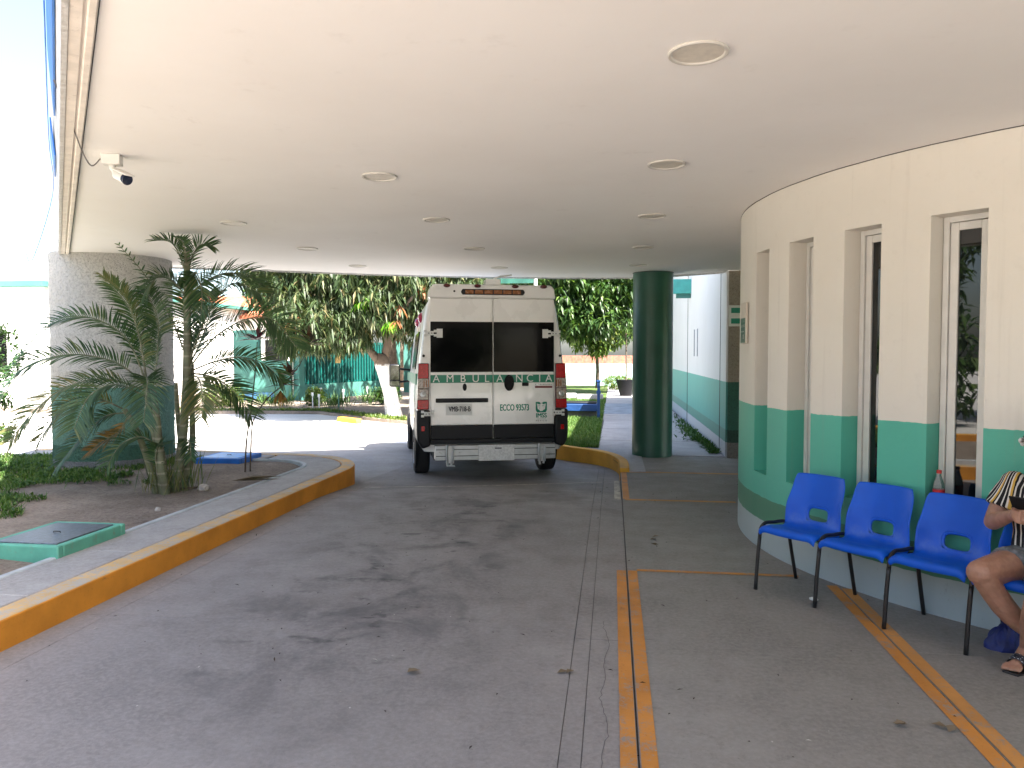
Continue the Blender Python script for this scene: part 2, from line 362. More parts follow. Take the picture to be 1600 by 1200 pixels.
# ------------------------------------------------------------------ lettering meshes (made first, while the scene is small)
def text_mesh(s, size, mat, depth=.0012, sx=1., align='CENTER', space=1., off=0., bold=0.):
    cu = bpy.data.curves.new('lettering', 'FONT'); cu.body = s; cu.size = size; cu.extrude = depth; cu.align_x = align; cu.align_y = 'CENTER'; cu.space_character = space; cu.offset = off
    o = bpy.data.objects.new('lettering', cu); C.objects.link(o); bpy.context.view_layer.update()
    me = bpy.data.meshes.new_from_object(o.evaluated_get(bpy.context.evaluated_depsgraph_get()))
    bpy.data.objects.remove(o); bpy.data.curves.remove(cu)
    me.transform(Matrix.Rotation(R(90), 4, 'X') @ Matrix.Diagonal((sx, 1, 1, 1)))   # stands in the x-z plane, faces -Y
    if bold:
        bm = bmesh.new(); bm.from_mesh(me); g0 = bm.verts[:]+bm.edges[:]+bm.faces[:]
        for k, (dx, dz) in enumerate(((bold, 0), (-bold, 0), (0, bold*.7), (0, -bold*.7))):
            r_ = bmesh.ops.duplicate(bm, geom=g0); bmesh.ops.translate(bm, verts=[v for v in r_['geom'] if isinstance(v, bmesh.types.BMVert)], vec=(dx, -.0003*(k+1), dz))
        bm.to_mesh(me); bm.free()
    me.materials.clear(); me.materials.append(mat); return me
TXT = {ch: text_mesh(ch, .142, M_LETW) for ch in 'AMBULNCI'}
T_PLATE = text_mesh('VMB-718-B', .095, M_INK, sx=.66, bold=.002)
T_ECCO = text_mesh('ECCO 93573', .122, M_GREENT, depth=.0014, sx=.60, bold=.0032)
T_IMSS = text_mesh('IMSS', .085, M_GREENT, depth=.0014, sx=.92, bold=.003)
T_SMALL = text_mesh('M E X I C O', .03, M_INK)

# ------------------------------------------------------------------ ground
def zd(y):   # the drive falls away gently past the canopy
    if y < 8: return 0.
    if y < 11: return -.15*(y-8)/3
    if y < 14: return -.15-.07*(y-11)/3
    return -.22
o = MB().box((-400, -400, -2), (400, 900, -.40)).build('ground', M_TURF); tag(o, 'flat ground reaching the horizon', None, kind='structure')
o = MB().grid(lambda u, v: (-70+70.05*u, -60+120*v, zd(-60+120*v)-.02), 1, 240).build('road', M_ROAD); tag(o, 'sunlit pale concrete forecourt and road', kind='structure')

drive = MB().grid(lambda u, v: (-3.3+3.4*u, -9+24*v, zd(-9+24*v)-.012), 1, 48).build('driveway', M_GROUT); tag(drive, 'stained grey concrete driveway under the canopy', kind='structure')
def slab(parent, x0, x1, y0, y1, mat, zf=zd, n=None, gap=.0017, t=.05, skew=0):
    n = n or max(1, int((y1-y0)/.5)); m = MB()
    X0, X1, Y0, Y1 = x0+gap, x1-gap, y0+gap, y1-gap
    top = [(X, Y0+(Y1-Y0)*j/n+skew*(X-x0)) for j in range(n+1) for X in (X0, X1)]
    m.add([(x, y, zf(y)) for x, y in top], [(2*j, 2*j+1, 2*j+3, 2*j+2) for j in range(n)])
    k = len(m.v); m.add([(x, y, zf(y)-t) for x, y in top], [])
    for j in range(n):
        m.f += [[2*j, 2*j+2, k+2*j+2, k+2*j], [2*j+3, 2*j+1, k+2*j+1, k+2*j+3]]; m.m += [0, 0]
    m.f += [[1, 0, k, k+1], [2*n, 2*n+1, k+2*n+1, k+2*n]]; m.m += [0, 0]
    return m.build('slab', mat, parent)
ys = [-8, -4.4, -.1, 4.20, 9.0, 14.9]
for a, b in zip(ys, ys[1:]):
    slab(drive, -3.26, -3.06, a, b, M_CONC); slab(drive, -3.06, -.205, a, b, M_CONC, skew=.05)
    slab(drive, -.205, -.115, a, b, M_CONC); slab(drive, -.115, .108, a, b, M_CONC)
# the lane widens to the left past the kerb nose
lane = MB().grid(lambda u, v: (-9+5.74*u, 9.0+6*v, zd(9.0+6*v)-.008), 2, 12).build('lane', concrete('concrete_lane', (.29, .27, .255))); tag(lane, 'pale concrete lane turning left past the planter', kind='structure')

side = MB().prism([(.108, -8), (9, -8), (9, 12), (.108, 12)], -.3, -.014).build('sidewalk', M_GROUT); tag(side, 'grey concrete waiting pavement level with the drive', kind='structure')
zf0 = lambda y: 0.
for a, b in zip([-8, -4.6, -.1, 4.24, 5.63, 8.36, 10.35, 11.98], [-4.6, -.1, 4.24, 5.63, 8.36, 10.35, 11.98]):
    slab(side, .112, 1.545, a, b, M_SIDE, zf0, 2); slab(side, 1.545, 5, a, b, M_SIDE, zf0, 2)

# painted lines
def strip(name, pts, w, mat, z=.0035, zf=None):
    m = MB(); P = [Vector((*p, 0)) for p in pts]
    for i, p in enumerate(P):
        d = (P[min(i+1, len(P)-1)]-P[max(i-1, 0)]).normalized(); nrm = Vector((-d.y, d.x, 0))*w/2
        for q in (p+nrm, p-nrm): m.v.append((q.x, q.y, z+(zf(q.y) if zf else 0)))
    for i in range(len(P)-1): m.f.append([2*i, 2*i+1, 2*i+3, 2*i+2]); m.m.append(0)
    o = m.build(name, mat); tag(o, kind='structure'); return o
for (pts, w, mt, lb) in [
    ([(.070, -6), (.070, 5.58)], .066, M_LINE, 'orange stripe on the drive side of the long pavement joint'),
    ([(.152, -6), (.152, 5.58)], .066, M_LINE, 'orange stripe on the pavement side of the long joint'),
    ([(.185, 5.60), (1.33, 5.60)], .05, M_LINE, 'orange cross line at the first chair'),
    ([(1.505, -6), (1.505, 5.40)], .07, M_LINE, 'orange stripe running under the chairs, left of its joint'),
    ([(1.588, -6), (1.588, 5.34)], .07, M_LINE2, 'faded orange stripe right of the joint under the chairs'),
    ([(.14, 8.33), (1.32, 8.33)], .075, M_LINE2, 'faint orange cross line in the middle of the pavement'),
    ([(.14, 10.30), (1.72, 10.30)], .085, M_LINE2, 'faint orange cross line nearest the green column'),
    ([(.155, 8.36), (.155, 10.29)], .07, M_LINE2, 'short faded orange stripe leading to the right kerb')]:
    tag(strip('road_marking', pts, w, mt), lb)
tag(strip('road_marking', [(-3.02, 8.93), (-1.6, 9.35), (-.13, 10.02)], .035, M_KWHITE, .004, zd), 'pale yellow line across the drive behind the ambulance')
tag(strip('road_marking', [(.06, 8.42), (.06, 9.2), (.06, 10.2)], .07, M_KWHITE, .005, lambda y: 0 if y < 8 else zd(y)), 'flaking white stripe at the end of the right kerb')

ck = [(-.03+.045*mnoise.noise(Vector((k*.11, 2, 0)))+.012*mnoise.noise(Vector((k*.8, 5, 0))), 2.7+.035*k) for k in range(52)]
tag(strip('crack', ck, .0022, M_GROUT, .003), 'thin crack wandering along the drive near the orange line')
# ------------------------------------------------------------------ left planter and kerb
def arc(c, r, a0, a1, n): return [(c[0]+r*math.cos(R(a0+(a1-a0)*i/n)), c[1]+r*math.sin(R(a0+(a1-a0)*i/n))) for i in range(n+1)]
def offset_path(path, d):
    out = []
    for i, p in enumerate(path):
        a = Vector(path[max(i-1, 0)]); b = Vector(path[min(i+1, len(path)-1)]); t_ = (b-a).normalized()
        out.append((p[0]-t_.y*d, p[1]+t_.x*d))
    return out
front = [(-3.25, -8 + k*1.0) for k in range(17)] + arc((-4.55, 9.0), 1.30, 0, 97, 18) + [(-5.6, 10.42), (-6.6, 10.55), (-7.6, 10.55), (-8.6, 10.3)]
def ribbon(path, d0, d1, z0, z1, mats, name, parent=None, top_mat=None):
    a = offset_path(path, d0); b = offset_path(path, d1); m = MB(); n = len(path)
    m.v = [(x, y, z0) for x, y in a]+[(x, y, z1) for x, y in a]+[(x, y, z1) for x, y in b]+[(x, y, z0) for x, y in b]
    for i in range(n-1):
        m.f += [[i, i+1, n+i+1, n+i], [n+i, n+i+1, 2*n+i+1, 2*n+i], [2*n+i, 2*n+i+1, 3*n+i+1, 3*n+i]]; m.m += [0, 1 if top_mat else 0, 0]
    m.f += [[0, n, 2*n, 3*n], [n-1, 4*n-1, 3*n-1, 2*n-1]]; m.m += [0, 0]
    return m.build(name, mats+([top_mat] if top_mat else []), parent, bevel=.012)
kerb = ribbon(front, 0, .17, -.35, .172, [M_KERB], 'kerb', top_mat=M_KERBTOP); tag(kerb, 'yellow painted kerb edging the left planter', kind='structure')
# concrete strip behind the kerb in jointed lengths
stripO = tag(ribbon(front, .172, .60, -.3, .150, [M_GROUT], 'planter_path'), 'narrow concrete strip behind the left yellow kerb', kind='structure')
L = [0, 2, 4, 6, 8, 10, 12, 13.5, 15, 17, 22, 28, 35, len(front)-1]
for i in range(len(L)-1):
    a, b = int(L[i]), int(L[i+1])
    if b > a: ribbon(front[a:b+1], .176, .60, .02, .170, [M_STRIP], 'slab', stripO)
tag(ribbon(front, .60, .66, -.3, .178, [simple('kerb_grey_paint', (.40, .43, .44), .8, var=.15, scale=8, bump=.3)], 'planter_edging'), 'pale grey edging between strip and soil', kind='structure')
inner = offset_path(front, .65)
far_edge = [(-9.3, 9.6), (-8.2, 6.5), (-6.9, 3.0), (-6.4, -2), (-6.4, -8)]
poly = inner + far_edge
m = MB()
bm = bmesh.new(); vv = [bm.verts.new((x, y, 0)) for x, y in poly]; bm.faces.new(vv); bmesh.ops.triangulate(bm, faces=bm.faces[:])
for _ in range(4): bmesh.ops.subdivide_edges(bm, edges=[e for e in bm.edges if e.calc_length() > .25], cuts=1, use_grid_fill=False)
bmesh.ops.triangulate(bm, faces=bm.faces[:])
def soil_z(x, y):
    e = min(1., max(0., (-3.95-x)/.5))
    return .115 + .03*mnoise.noise(Vector((x*.9, y*.9, 0))) + .012*mnoise.noise(Vector((x*5, y*5, 3))) + .03*e
for v in bm.verts: v.co.z = soil_z(v.co.x, v.co.y)
me = bpy.data.meshes.new('soil'); bm.to_mesh(me); bm.free(); me.materials.append(M_SOIL)
me.polygons.foreach_set('use_smooth', [True]*len(me.polygons)); o = ob('soil', me); tag(o, 'bare brown soil of the left planter', kind='structure')
fk = [(-9.3, 9.6), (-8.2, 6.5), (-6.9, 3.0), (-6.4, -2), (-6.4, -8)]
tag(ribbon(fk, 0, .15, -.35, .25, [M_KERB], 'kerb', top_mat=M_KERBY), 'yellow kerb on the outer side of the left planter', kind='structure')

# ------------------------------------------------------------------ right kerb, lawn, walk
rk = [(.10, 10.32), (.10, 10.9)] + arc((-.55, 11.5), .65, 0, 78, 10)[1:] + [(-.62, 12.30), (-.9, 12.62), (-1.15, 13.2), (-1.5, 14.6), (-2.0, 17), (-2.6, 20), (-3.4, 25)]
rk = [(.10, 10.28), (.10, 10.9), (.06, 11.3), (-.05, 11.72), (-.22, 12.05), (-.45, 12.32), (-.72, 12.55), (-1.0, 12.9), (-1.25, 13.6), (-1.6, 15), (-2.1, 17.4), (-2.8, 21), (-3.6, 25)]
rkp = [tuple(v.to_2d()) for v in spline([(x, y, 0) for x, y in rk], 48)]
tag(ribbon(rkp, -.13, .0, -.4, .055, [M_KERBY], 'kerb'), 'bright yellow kerb curving right of the ambulance', kind='structure')
lawn_poly = offset_path(rkp, -.13) + [(-3.6, 39), (-.24, 39), (-.24, 12.9), (.15, 11.5), (.23, 10.4)]
o = MB().prism(lawn_poly[::-1], -.35, .0).build('lawn_ground', M_TURF); tag(o, 'green lawn strip beside the walkway', kind='structure')
# paved nose between kerb and walk
tag(MB().prism([(.23, 10.29), (.232, 10.9), (.19, 11.4), (.06, 11.9), (-.15, 12.25), (-.42, 12.55), (-.66, 12.80), (-.30, 12.95), (1.728, 12.95), (1.728, 11.985), (.45, 11.985), (.45, 10.29)], -.2, .012).build('pavement', M_WALK), 'pale concrete nose behind the yellow kerb', kind='structure')
walk = MB().box((-.24, 12.96, -.3), (1.73, 38, -.02)).build('walkway', M_GROUT); tag(walk, 'pale slab walkway along the white building', kind='structure')
y = 12.96
while y < 37:
    L_ = 1.06 + .1*rng.random(); slab(walk, -.24 + .03*rng.random(), 1.66 + .05*rng.random(), y, y+L_, M_WALK, lambda q, k=.004*rng.random(): k+.004, 1, .007, .05); y += L_
tag(MB().box((-.255, 20.2, .0)  , (1.5, 24.4, .014)).build('ramp', simple('blue_floor_paint', (.20, .23, .28), .7, var=.3, scale=3, dirt=(.3, .28, .27))), 'blue painted crossing on the walkway', kind='structure')

# ------------------------------------------------------------------ canopy
CE = 2.87
d = Vector((-.624, .781)); p0 = Vector((-6.7, 8.45)); nout = Vector((-.781, -.624))
edge = [tuple(p0+d*t) for t in (-12.3, -8, -6, -4, -2, 0, 1.0)]
edge += [(-7.30, 9.75), (-7.1, 10.15)]
farE = [(-6.4, 10.41), (-5.07, 11.02), (-4.1, 11.56), (-3.08, 12.02), (-2.0, 12.4), (-.93, 12.66), (-.2, 12.78), (.28, 12.80), (.8, 12.66), (1.25, 12.42), (1.70, 12.12), (1.70, 11.86), (9.5, 11.86), (9.5, -1.15)]
full = edge + farE
can = thing('entrance_canopy', 'cream plaster entrance canopy spanning the driveway', 'canopy')
MB().prism(full, CE, CE+.45).build('ceiling', [M_CEIL], can)
# leaning fascia along the outer edge
ep = edge + farE[:12]; m = MB(); n = len(ep)
o1 = offset_path(ep, .003); o2 = offset_path(ep, .045); i1 = offset_path(ep, -.02)
m.v = [(x, y, CE-.02) for x, y in o1]+[(x, y, CE+.75) for x, y in o2]+[(x, y, CE+.75) for x, y in i1]+[(x, y, CE-.02) for x, y in i1]
for i in range(n-1):
    m.f += [[i+1, i, n+i, n+i+1], [n+i+1, n+i, 2*n+i, 2*n+i+1], [2*n+i+1, 2*n+i, 3*n+i, 3*n+i+1], [3*n+i+1, 3*n+i, i, i+1]]; m.m += [0]*4
m.build('fascia', M_FASCIA, can)
def trim(d0, d1, dz):
    a = offset_path(edge, d0); b = offset_path(edge, d1); m = MB(); n = len(edge)
    m.v = [(x, y, CE+.01) for x, y in a]+[(x, y, CE-dz) for x, y in a]+[(x, y, CE-dz) for x, y in b]+[(x, y, CE+.01) for x, y in b]
    for i in range(n-1): m.f += [[i, i+1, n+i+1, n+i], [n+i, n+i+1, 2*n+i+1, 2*n+i], [2*n+i, 2*n+i+1, 3*n+i+1, 3*n+i]]; m.m += [0]*3
    return m
trim(-.022, -.065, .016).build('edge_trim', M_TRIM, can); trim(-.078, -.112, .022).build('edge_trim', M_TRIM, can, bevel=.006)
trim(-.115, -.118, .004).build('crack', M_GROUT, can)

def downlight(loc, lbl):
    t_ = thing('ceiling_light', lbl, 'ceiling light', loc, 0, 'round recessed ceiling lights')
    MB().lathe([(.106, -.001), (.127, -.001), (.127, -.008), (.122, -.012), (.111, -.010), (.106, -.003)], 32, cap=False).build('trim_ring', simple('ring_white', (.60, .57, .52), .5, var=.05), t_, angle=40)
    MB().lathe([(.0, -.004), (.108, -.004), (.108, -.001), (0, -.001)], 32).build('diffuser', simple('diffuser', (.66, .61, .53), .5, var=.08, scale=20), t_)
    return t_
rows = {'right': (.35, [3.31, 5.20, 7.11, 9.16, 10.99]), 'middle': (-1.66, [5.28, 7.04, 9.0, 11.04]), 'left': (-3.65, [6.95, 8.74, 10.54])}
ordw = ['nearest', 'second', 'third', 'fourth', 'fifth']; cnt = {'right': 5, 'middle': 4, 'left': 3}
for k, (x, yy) in rows.items():
    for i, y in enumerate(yy):
        w = 'farthest' if i == len(yy)-1 else ordw[i]
        downlight((x, y, CE), f'{w} round ceiling light in the {k} of the three rows')

# ------------------------------------------------------------------ pillars
t_ = thing('stucco_pillar', 'thick rough stucco pillar with green lower bands behind the palm', 'pillar', (-6.68, 9.41, 0))
def stucco_pt(u, v):
    a_ = 6.283185*u; z_ = -.1+3.0*v; q_ = Vector((.74*math.cos(a_), .74*math.sin(a_), z_))
    r_ = .735+.011*mnoise.noise(q_*22)+.006*mnoise.noise(q_*45)
    return (r_*math.cos(a_), r_*math.sin(a_), z_)
MB().grid(stucco_pt, 210, 150).build('shaft', M_STUCCO, t_, smooth=True)
t_ = thing('round_column', 'glossy dark green round column beside the walkway', 'column', (.62, 12.09, 0))
MB().lathe([(.314, 0), (.314, .02), (.312, .03), (.311, 2.86)], 64, cap=False).build('shaft', M_COLUMN, t_, angle=40)
MB().lathe([(.318, CE-.006), (.318, CE+.004)], 64).build('collar', simple('dark_joint', (.05, .06, .05), .8), t_)

# ------------------------------------------------------------------ drum building
DC = Vector((4.26, 6.95)); DR = 3.10
drum = thing('rounded_building', 'curved cream and teal building with narrow slot windows', 'building')
slots = [(187.3, 192.5), (198.4, 203.8), (209.4, 214.8), (220.8, 226.7), (232.4, 238.0), (243.8, 249.4), (255, 260.6)]
SILL, HEAD, DEP = .62, 2.44, .30
angs = [100.]
while angs[-1] < 320: angs.append(angs[-1]+2)
angs = sorted(set([a for a in angs if not any(s-.6 < a < e+.6 for s, e in slots)] + [q for s in slots for q in s]))
def pol(a, r, z): return (DC.x+r*math.cos(R(a)), DC.y+r*math.sin(R(a)), z)
m = MB()
for a, b in zip(angs, angs[1:]):
    isl = any(abs(a-s) < 1e-6 for s, e in slots)
    nsub = 1 if not isl else 1
    bands = [(-.05, CE+.01)] if not isl else [(-.05, SILL), (HEAD, CE+.01)]
    for z0, z1 in bands: m.add([pol(a, DR, z0), pol(b, DR, z0), pol(b, DR, z1), pol(a, DR, z1)], [(1, 0, 3, 2)][:1] if False else [(0, 1, 2, 3)])
    if isl:
        ri = DR-DEP
        for A, flip in ((a, 0), (b, 1)):
            q = [pol(A, DR, SILL), pol(A, ri, SILL), pol(A, ri, HEAD), pol(A, DR, HEAD)]; m.add(q, [(0, 1, 2, 3)])
        m.add([pol(a, DR, SILL), pol(b, DR, SILL), pol(b, ri, SILL), pol(a, ri, SILL)], [(0, 1, 2, 3)])
        m.add([pol(a, DR, HEAD), pol(b, DR, HEAD), pol(b, ri, HEAD), pol(a, ri, HEAD)], [(0, 1, 2, 3)])
wallm = m.build('wall', M_WALL, drum)
bm = bmesh.new(); bm.from_mesh(wallm.data); bmesh.ops.remove_doubles(bm, verts=bm.verts, dist=1e-4)
bm.to_mesh(wallm.data); bm.free(); wallm.data.polygons.foreach_set('use_smooth', [True]*len(wallm.data.polygons)); wallm.data.set_sharp_from_angle(angle=R(30))
# gap line at ceiling
m = MB()
for a, b in zip(angs, angs[1:]): m.add([pol(a, DR+.003, CE-.006), pol(b, DR+.003, CE-.006), pol(b, DR+.004, CE), pol(a, DR+.004, CE)], [(0, 1, 2, 3)])
m.build('shadow_gap', M_GROUT, drum)
# reveals are inside; slim aluminium windows
for i, (a, b) in enumerate(slots):
    mid = (a+b)/2; rw = DR-.17; hw = rw*math.sin(R((b-a)/2))-.002
    M4 = Matrix.Translation((*(DC + Vector((math.cos(R(mid)), math.sin(R(mid))))*rw*math.cos(R((b-a)/2))), 0)) @ Matrix.Rotation(R(mid+90), 4, 'Z')
    # local: x along wall, -y outward... local +y after rot(mid+90) = -radial, so outward = -y
    win = ob('window', None, drum); win.matrix_world = M4
    f = MB(); w1 = .035
    f.box((-hw, -.03, SILL), (-hw+w1, .03, HEAD)).box((hw-w1, -.03, SILL), (hw, .03, HEAD)).box((-hw+w1, -.03, HEAD-w1), (hw-w1, .03, HEAD)).box((-hw+w1, -.03, SILL), (hw-w1, .03, SILL+w1))
    fr = f.build('frame', M_ALU, win, bevel=.003)
    f = MB(); w2 = .048; x0 = hw-w1-.003; z0 = SILL+w1+.003; z1 = HEAD-w1-.003
    f.box((-x0, -.018, z0), (-x0+w2, .018, z1)).box((x0-w2, -.018, z0), (x0, .018, z1)).box((-x0+w2, -.018, z1-w2), (x0-w2, .018, z1)).box((-x0+w2, -.018, z0), (x0-w2, .018, z0+w2))
    f.build('sash', M_ALU, win, bevel=.003)
    MB().box((-x0+w2-.005, -.004, z0+w2-.005), (x0-w2+.005, .004, z1-w2+.005)).build('pane', M_WGLASS, win)
    MB().box((-hw, .032, SILL), (hw, .05, HEAD)).build('backing', M_GLASSD, win)
tag(MB().box((6.3, -1, 0), (9.4, 4.2, CE-.002)).build('side_building', M_WALL), 'plain cream building wing beyond the seats', 'building')
tag(MB().box((.03, -60, -.5), (40, -8.02, -.02)).build('forecourt', M_ROAD), 'unseen concrete forecourt added behind the canopy to bounce sunlight', kind='structure')  # unseen paving added so sunlit ground bounces light onto the ceiling

# far white wing
wing = thing('white_building', 'long white building with a turquoise dado beside the walkway', 'building')
MB().box((1.73, 11.96, -.1), (9.5, 26, 4.3)).build('wall', M_WALL2, wing)
MB().box((1.725, 12.6, -.1), (1.735, 12.63, 4.2)).build('joint', M_GROUT, wing)
MB().box((1.722, 18.0, 0), (1.732, 18.03, 4.2)).build('joint', M_GROUT, wing)
MB().box((1.66, 11.9, 4.3), (9.5, 26.1, 4.5)).build('roof', M_HOUSE, wing)
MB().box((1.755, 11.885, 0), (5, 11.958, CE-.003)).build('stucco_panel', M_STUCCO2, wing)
for yy in (15.9, 16.5): 
    MB().box((1.715, yy, 1.55), (1.731, yy+.07, 2.12)).build('vent_slit', simple('slit_dark', (.35, .36, .38), .7), wing)
tb = thing('sign_box', 'turquoise box sign projecting from the white building', 'sign', (1.5, 17.3, 2.95))
MB().box((-.28, 0, 0), (.225, .16, .32)).build('panel', simple('turquoise_sign', (.06, .35, .31), .5), tb, bevel=.01); MB().box((-.1, .05, -.1), (.225, .1, -.002)).build('bracket', M_GWALL, tb)

# wall signs
def sign(name, label, loc, rz, w, h, frame, marks):
    s = thing(name, label, 'sign', loc, rz)
    MB().box((-w/2, -.02, -h/2), (w/2, 0, h/2)).build('board', frame, s, bevel=.002)
    for (x0, x1, z0, z1, mt) in marks: MB().box((x0*w/2, -.0225, z0*h/2), (x1*w/2, -.0195, z1*h/2)).build('marking', mt, s)
    return s
M_SG = simple('sign_green', (.02, .25, .17), .5, var=.1); M_SD = simple('sign_dark_green', (.03, .11, .085), .4, var=.2)
sign('wall_sign', 'small white sign with two green marks on the grey stucco', (1.855, 11.86, 2.18), 0, .22, .32, M_PLATE, [(-.7, .7, .25, .75, M_SG), (-.7, .7, -.75, -.25, M_SG)])
a = 181.2
sign('wall_sign', 'framed dark green notice at the left end of the curved wall', pol(a, DR+.004, 1.87), R(a+90), .23, .36, simple('notice_frame', (.55, .5, .43), .5), [(-.85, .85, -.95, .25, M_SD), (-.7, .7, .05, .12, M_PLATE), (-.7, .7, -.2, -.06, M_PLATE), (-.6, .5, -.44, -.38, M_PLATE), (.05, .5, -.78, -.55, M_PLATE)])

# ------------------------------------------------------------------ ambulance
AMB = thing('ambulance', 'white and green ambulance van parked with its rear doors closed', 'ambulance', (-1.60, 10.06, -.125), R(17.0))
AMB.rotation_euler = (-.018, 0, R(17.0))
half = [(.55, .40), (.93, .42), (1.0, .52), (1.022, .85), (1.022, 1.2), (1.0, 1.5), (.955, 1.9), (.905, 2.25), (.868, 2.42), (.82, 2.50), (.70, 2.545), (.35, 2.565)]
def section(y, ht, ws, inset=0):
    k = (ht-.40)/(2.565-.40)
    pts = [((x*ws-inset), .40+(z-.40)*k if z > .40 else z) for x, z in half]
    return [(x, y, z-inset*.4*(z > 2)) for x, z in pts] + [(-x, y, z-inset*.4*(z > 2)) for x, z in reversed(pts)]
st = [(.0, 2.565, 1, .035), (.03, 2.565, 1, .01), (.08, 2.565, 1, 0), (1.2, 2.565, 1, 0), (2.6, 2.565, 1, 0), (3.75, 2.55, .995, 0), (4.05, 2.45, .985, 0), (4.3, 2.18, .975, 0), (4.55, 1.86, .97, 0), (4.8, 1.52, .965, 0), (4.95, 1.32, .96, 0), (5.2, 1.18, .94, 0), (5.36, .98, .9, 0), (5.42, .75, .86, 0)]
m = MB(); rings = [section(*s) for s in st]; nn = len(rings[0])
for r_ in rings: m.v += r_
for i in range(len(st)-1):
    for k in range(nn): m.f.append([i*nn+k, i*nn+(k+1) % nn, (i+1)*nn+(k+1) % nn, (i+1)*nn+k]); m.m.append(0)
m.f.append(list(range(nn-1, -1, -1))); m.f.append([(len(st)-1)*nn+k for k in range(nn)]); m.m += [0, 0]
m.build('body', M_WHITE, AMB, angle=38)
# roof fairing with warning lamps
f = MB().prism_y([(-.86, 2.47), (.86, 2.47), (.845, 2.60), (.80, 2.655), (-.80, 2.655), (-.845, 2.60)], -.05, .42).build('roof_fairing', M_WHITE, AMB, bevel=.02)
lb = MB().prism_y([(-.43, 2.545), (-.41, 2.515), (.41, 2.515), (.43, 2.545), (.43, 2.56), (.41, 2.59), (-.41, 2.59), (-.43, 2.56)], -.068, -.045).build('lamp_housing', M_BLACKP, f, bevel=.006)
for i in range(6): MB().box((-.375+.128*i, -.074, 2.527), (-.375+.128*i+.112, -.066, 2.578)).build('lamp_lens', M_AMBER, f, bevel=.004)
for x in (-.62, -.21, .30, .69): MB().lathe([(.0, -.105), (.035, -.1), (.046, -.08), (.046, -.045)], 16, (0, 0, 0), 'y').build('marker_lamp', M_REDD, f, loc=(x, 0, 2.632), smooth=True).scale = (1, 1, .55)
MB().box((-.09, -.02, 2.657), (.11, .25, 2.735)).build('antenna_base', M_WHITE, f, bevel=.008)
MB().tube([(.02, .1, 2.735), (.12, .16, 2.79), (.30, .24, 2.82)], .012, 6).build('antenna', M_WHITE2, f)
for x in (-.52,): MB().lathe([(.0, -.056), (.014, -.055), (.014, -.045)], 10, (x, 0, 2.56), 'y').build('reverse_camera', M_BLACKP, f)
# rear doors
def rear_door(sgn):
    x0, x1 = (.004, .842) if sgn > 0 else (-.842, -.004)
    dr = MB().box((x0, -.030, .770), (x1, .01, 2.468)).build('rear_door', M_WHITE, AMB, bevel=.012)
    tag(dr, 'right rear door with green number and emblem' if sgn > 0 else 'left rear door with number plate')
    MB().box((x0+.002, -.034, .585), (x1-.002, .008, .768)).build('lower_cladding', M_BLACKP, dr, bevel=.008)
    MB().box((x0+.003, -.036, 1.482), (x1-.003, -.028, 2.155)).build('window', M_GLASSD, dr, bevel=.004)
    MB().box((x0+.012, -.033, 2.225), (x1-.012, -.0285, 2.238)).build('crease', M_WHITE, dr)
    MB().box((x0+.002, -.0335, 1.338), (x1-.002, -.029, 1.444)).build('green_stripe', M_GREENB, dr)
    for z in (2.0, .93):
        xe = sgn*(.842 if z > 1.5 else .885); h = MB(); yo = 0 if z > 1.5 else -.05
        h.box((xe-.045, -.055+yo, z-.028), (xe+.045, -.028+yo, z+.028)).box((xe-.085, -.052+yo, z-.045), (xe-.046, -.030+yo, z-.010)).box((xe-.085, -.052+yo, z+.010), (xe-.046, -.030+yo, z+.045)).box((xe+.046, -.052+yo, z-.045), (xe+.085, -.030+yo, z-.010)).box((xe+.046, -.052+yo, z+.010), (xe+.085, -.030+yo, z+.045))
        if z > 1.5: h.box((xe-sgn*.125-.04, -.046, z-.06), (xe-sgn*.125+.04, -.0355, z+.06))
        h.mat(1).lathe([(.0, -.062), (.008, -.061), (.008, -.054)], 8, (xe-.02, yo, z), 'y').lathe([(.0, -.062), (.008, -.061), (.008, -.054)], 8, (xe+.02, yo, z), 'y')
        h.build('hinge', [M_PLATE, M_BLACKP], dr, bevel=.006)
    return dr
dl, drr = rear_door(-1), rear_door(1)
for ch, px in zip('AMBULANCIA', [686.7, 708, 728, 748, 765.5, 786, 817, 834, 849.7, 864.5]):
    x = (px-775.5)*.00861; ob('letter', TXT[ch], dl if x < 0 else drr, (x, -.0355, 1.391))
ob('plate_number', T_PLATE, dl, (-.455, -.0475, .985))
# plate recess, bar, plate, lock
MB().box((-.79, -.034, .80), (-.06, -.0285, 1.075)).build('plate_panel', M_WHITE, dl, bevel=.004)
MB().box((-.775, -.062, 1.075), (-.07, -.030, 1.132)).build('plate_lamp_bar', M_BLACKP, dl, bevel=.01)
MB().box((-.64, -.043, .905), (-.29, -.034, 1.055)).build('number_plate', M_PLATE, dl, bevel=.002)
MB().lathe([(.0, -.045), (.02, -.044), (.028, -.034), (.028, -.028)], 16, (0, 0, 0), 'y').build('lock', M_BLACKP, dl, loc=(-.385, 0, 1.28), smooth=True).scale = (1, 1, 1.8)
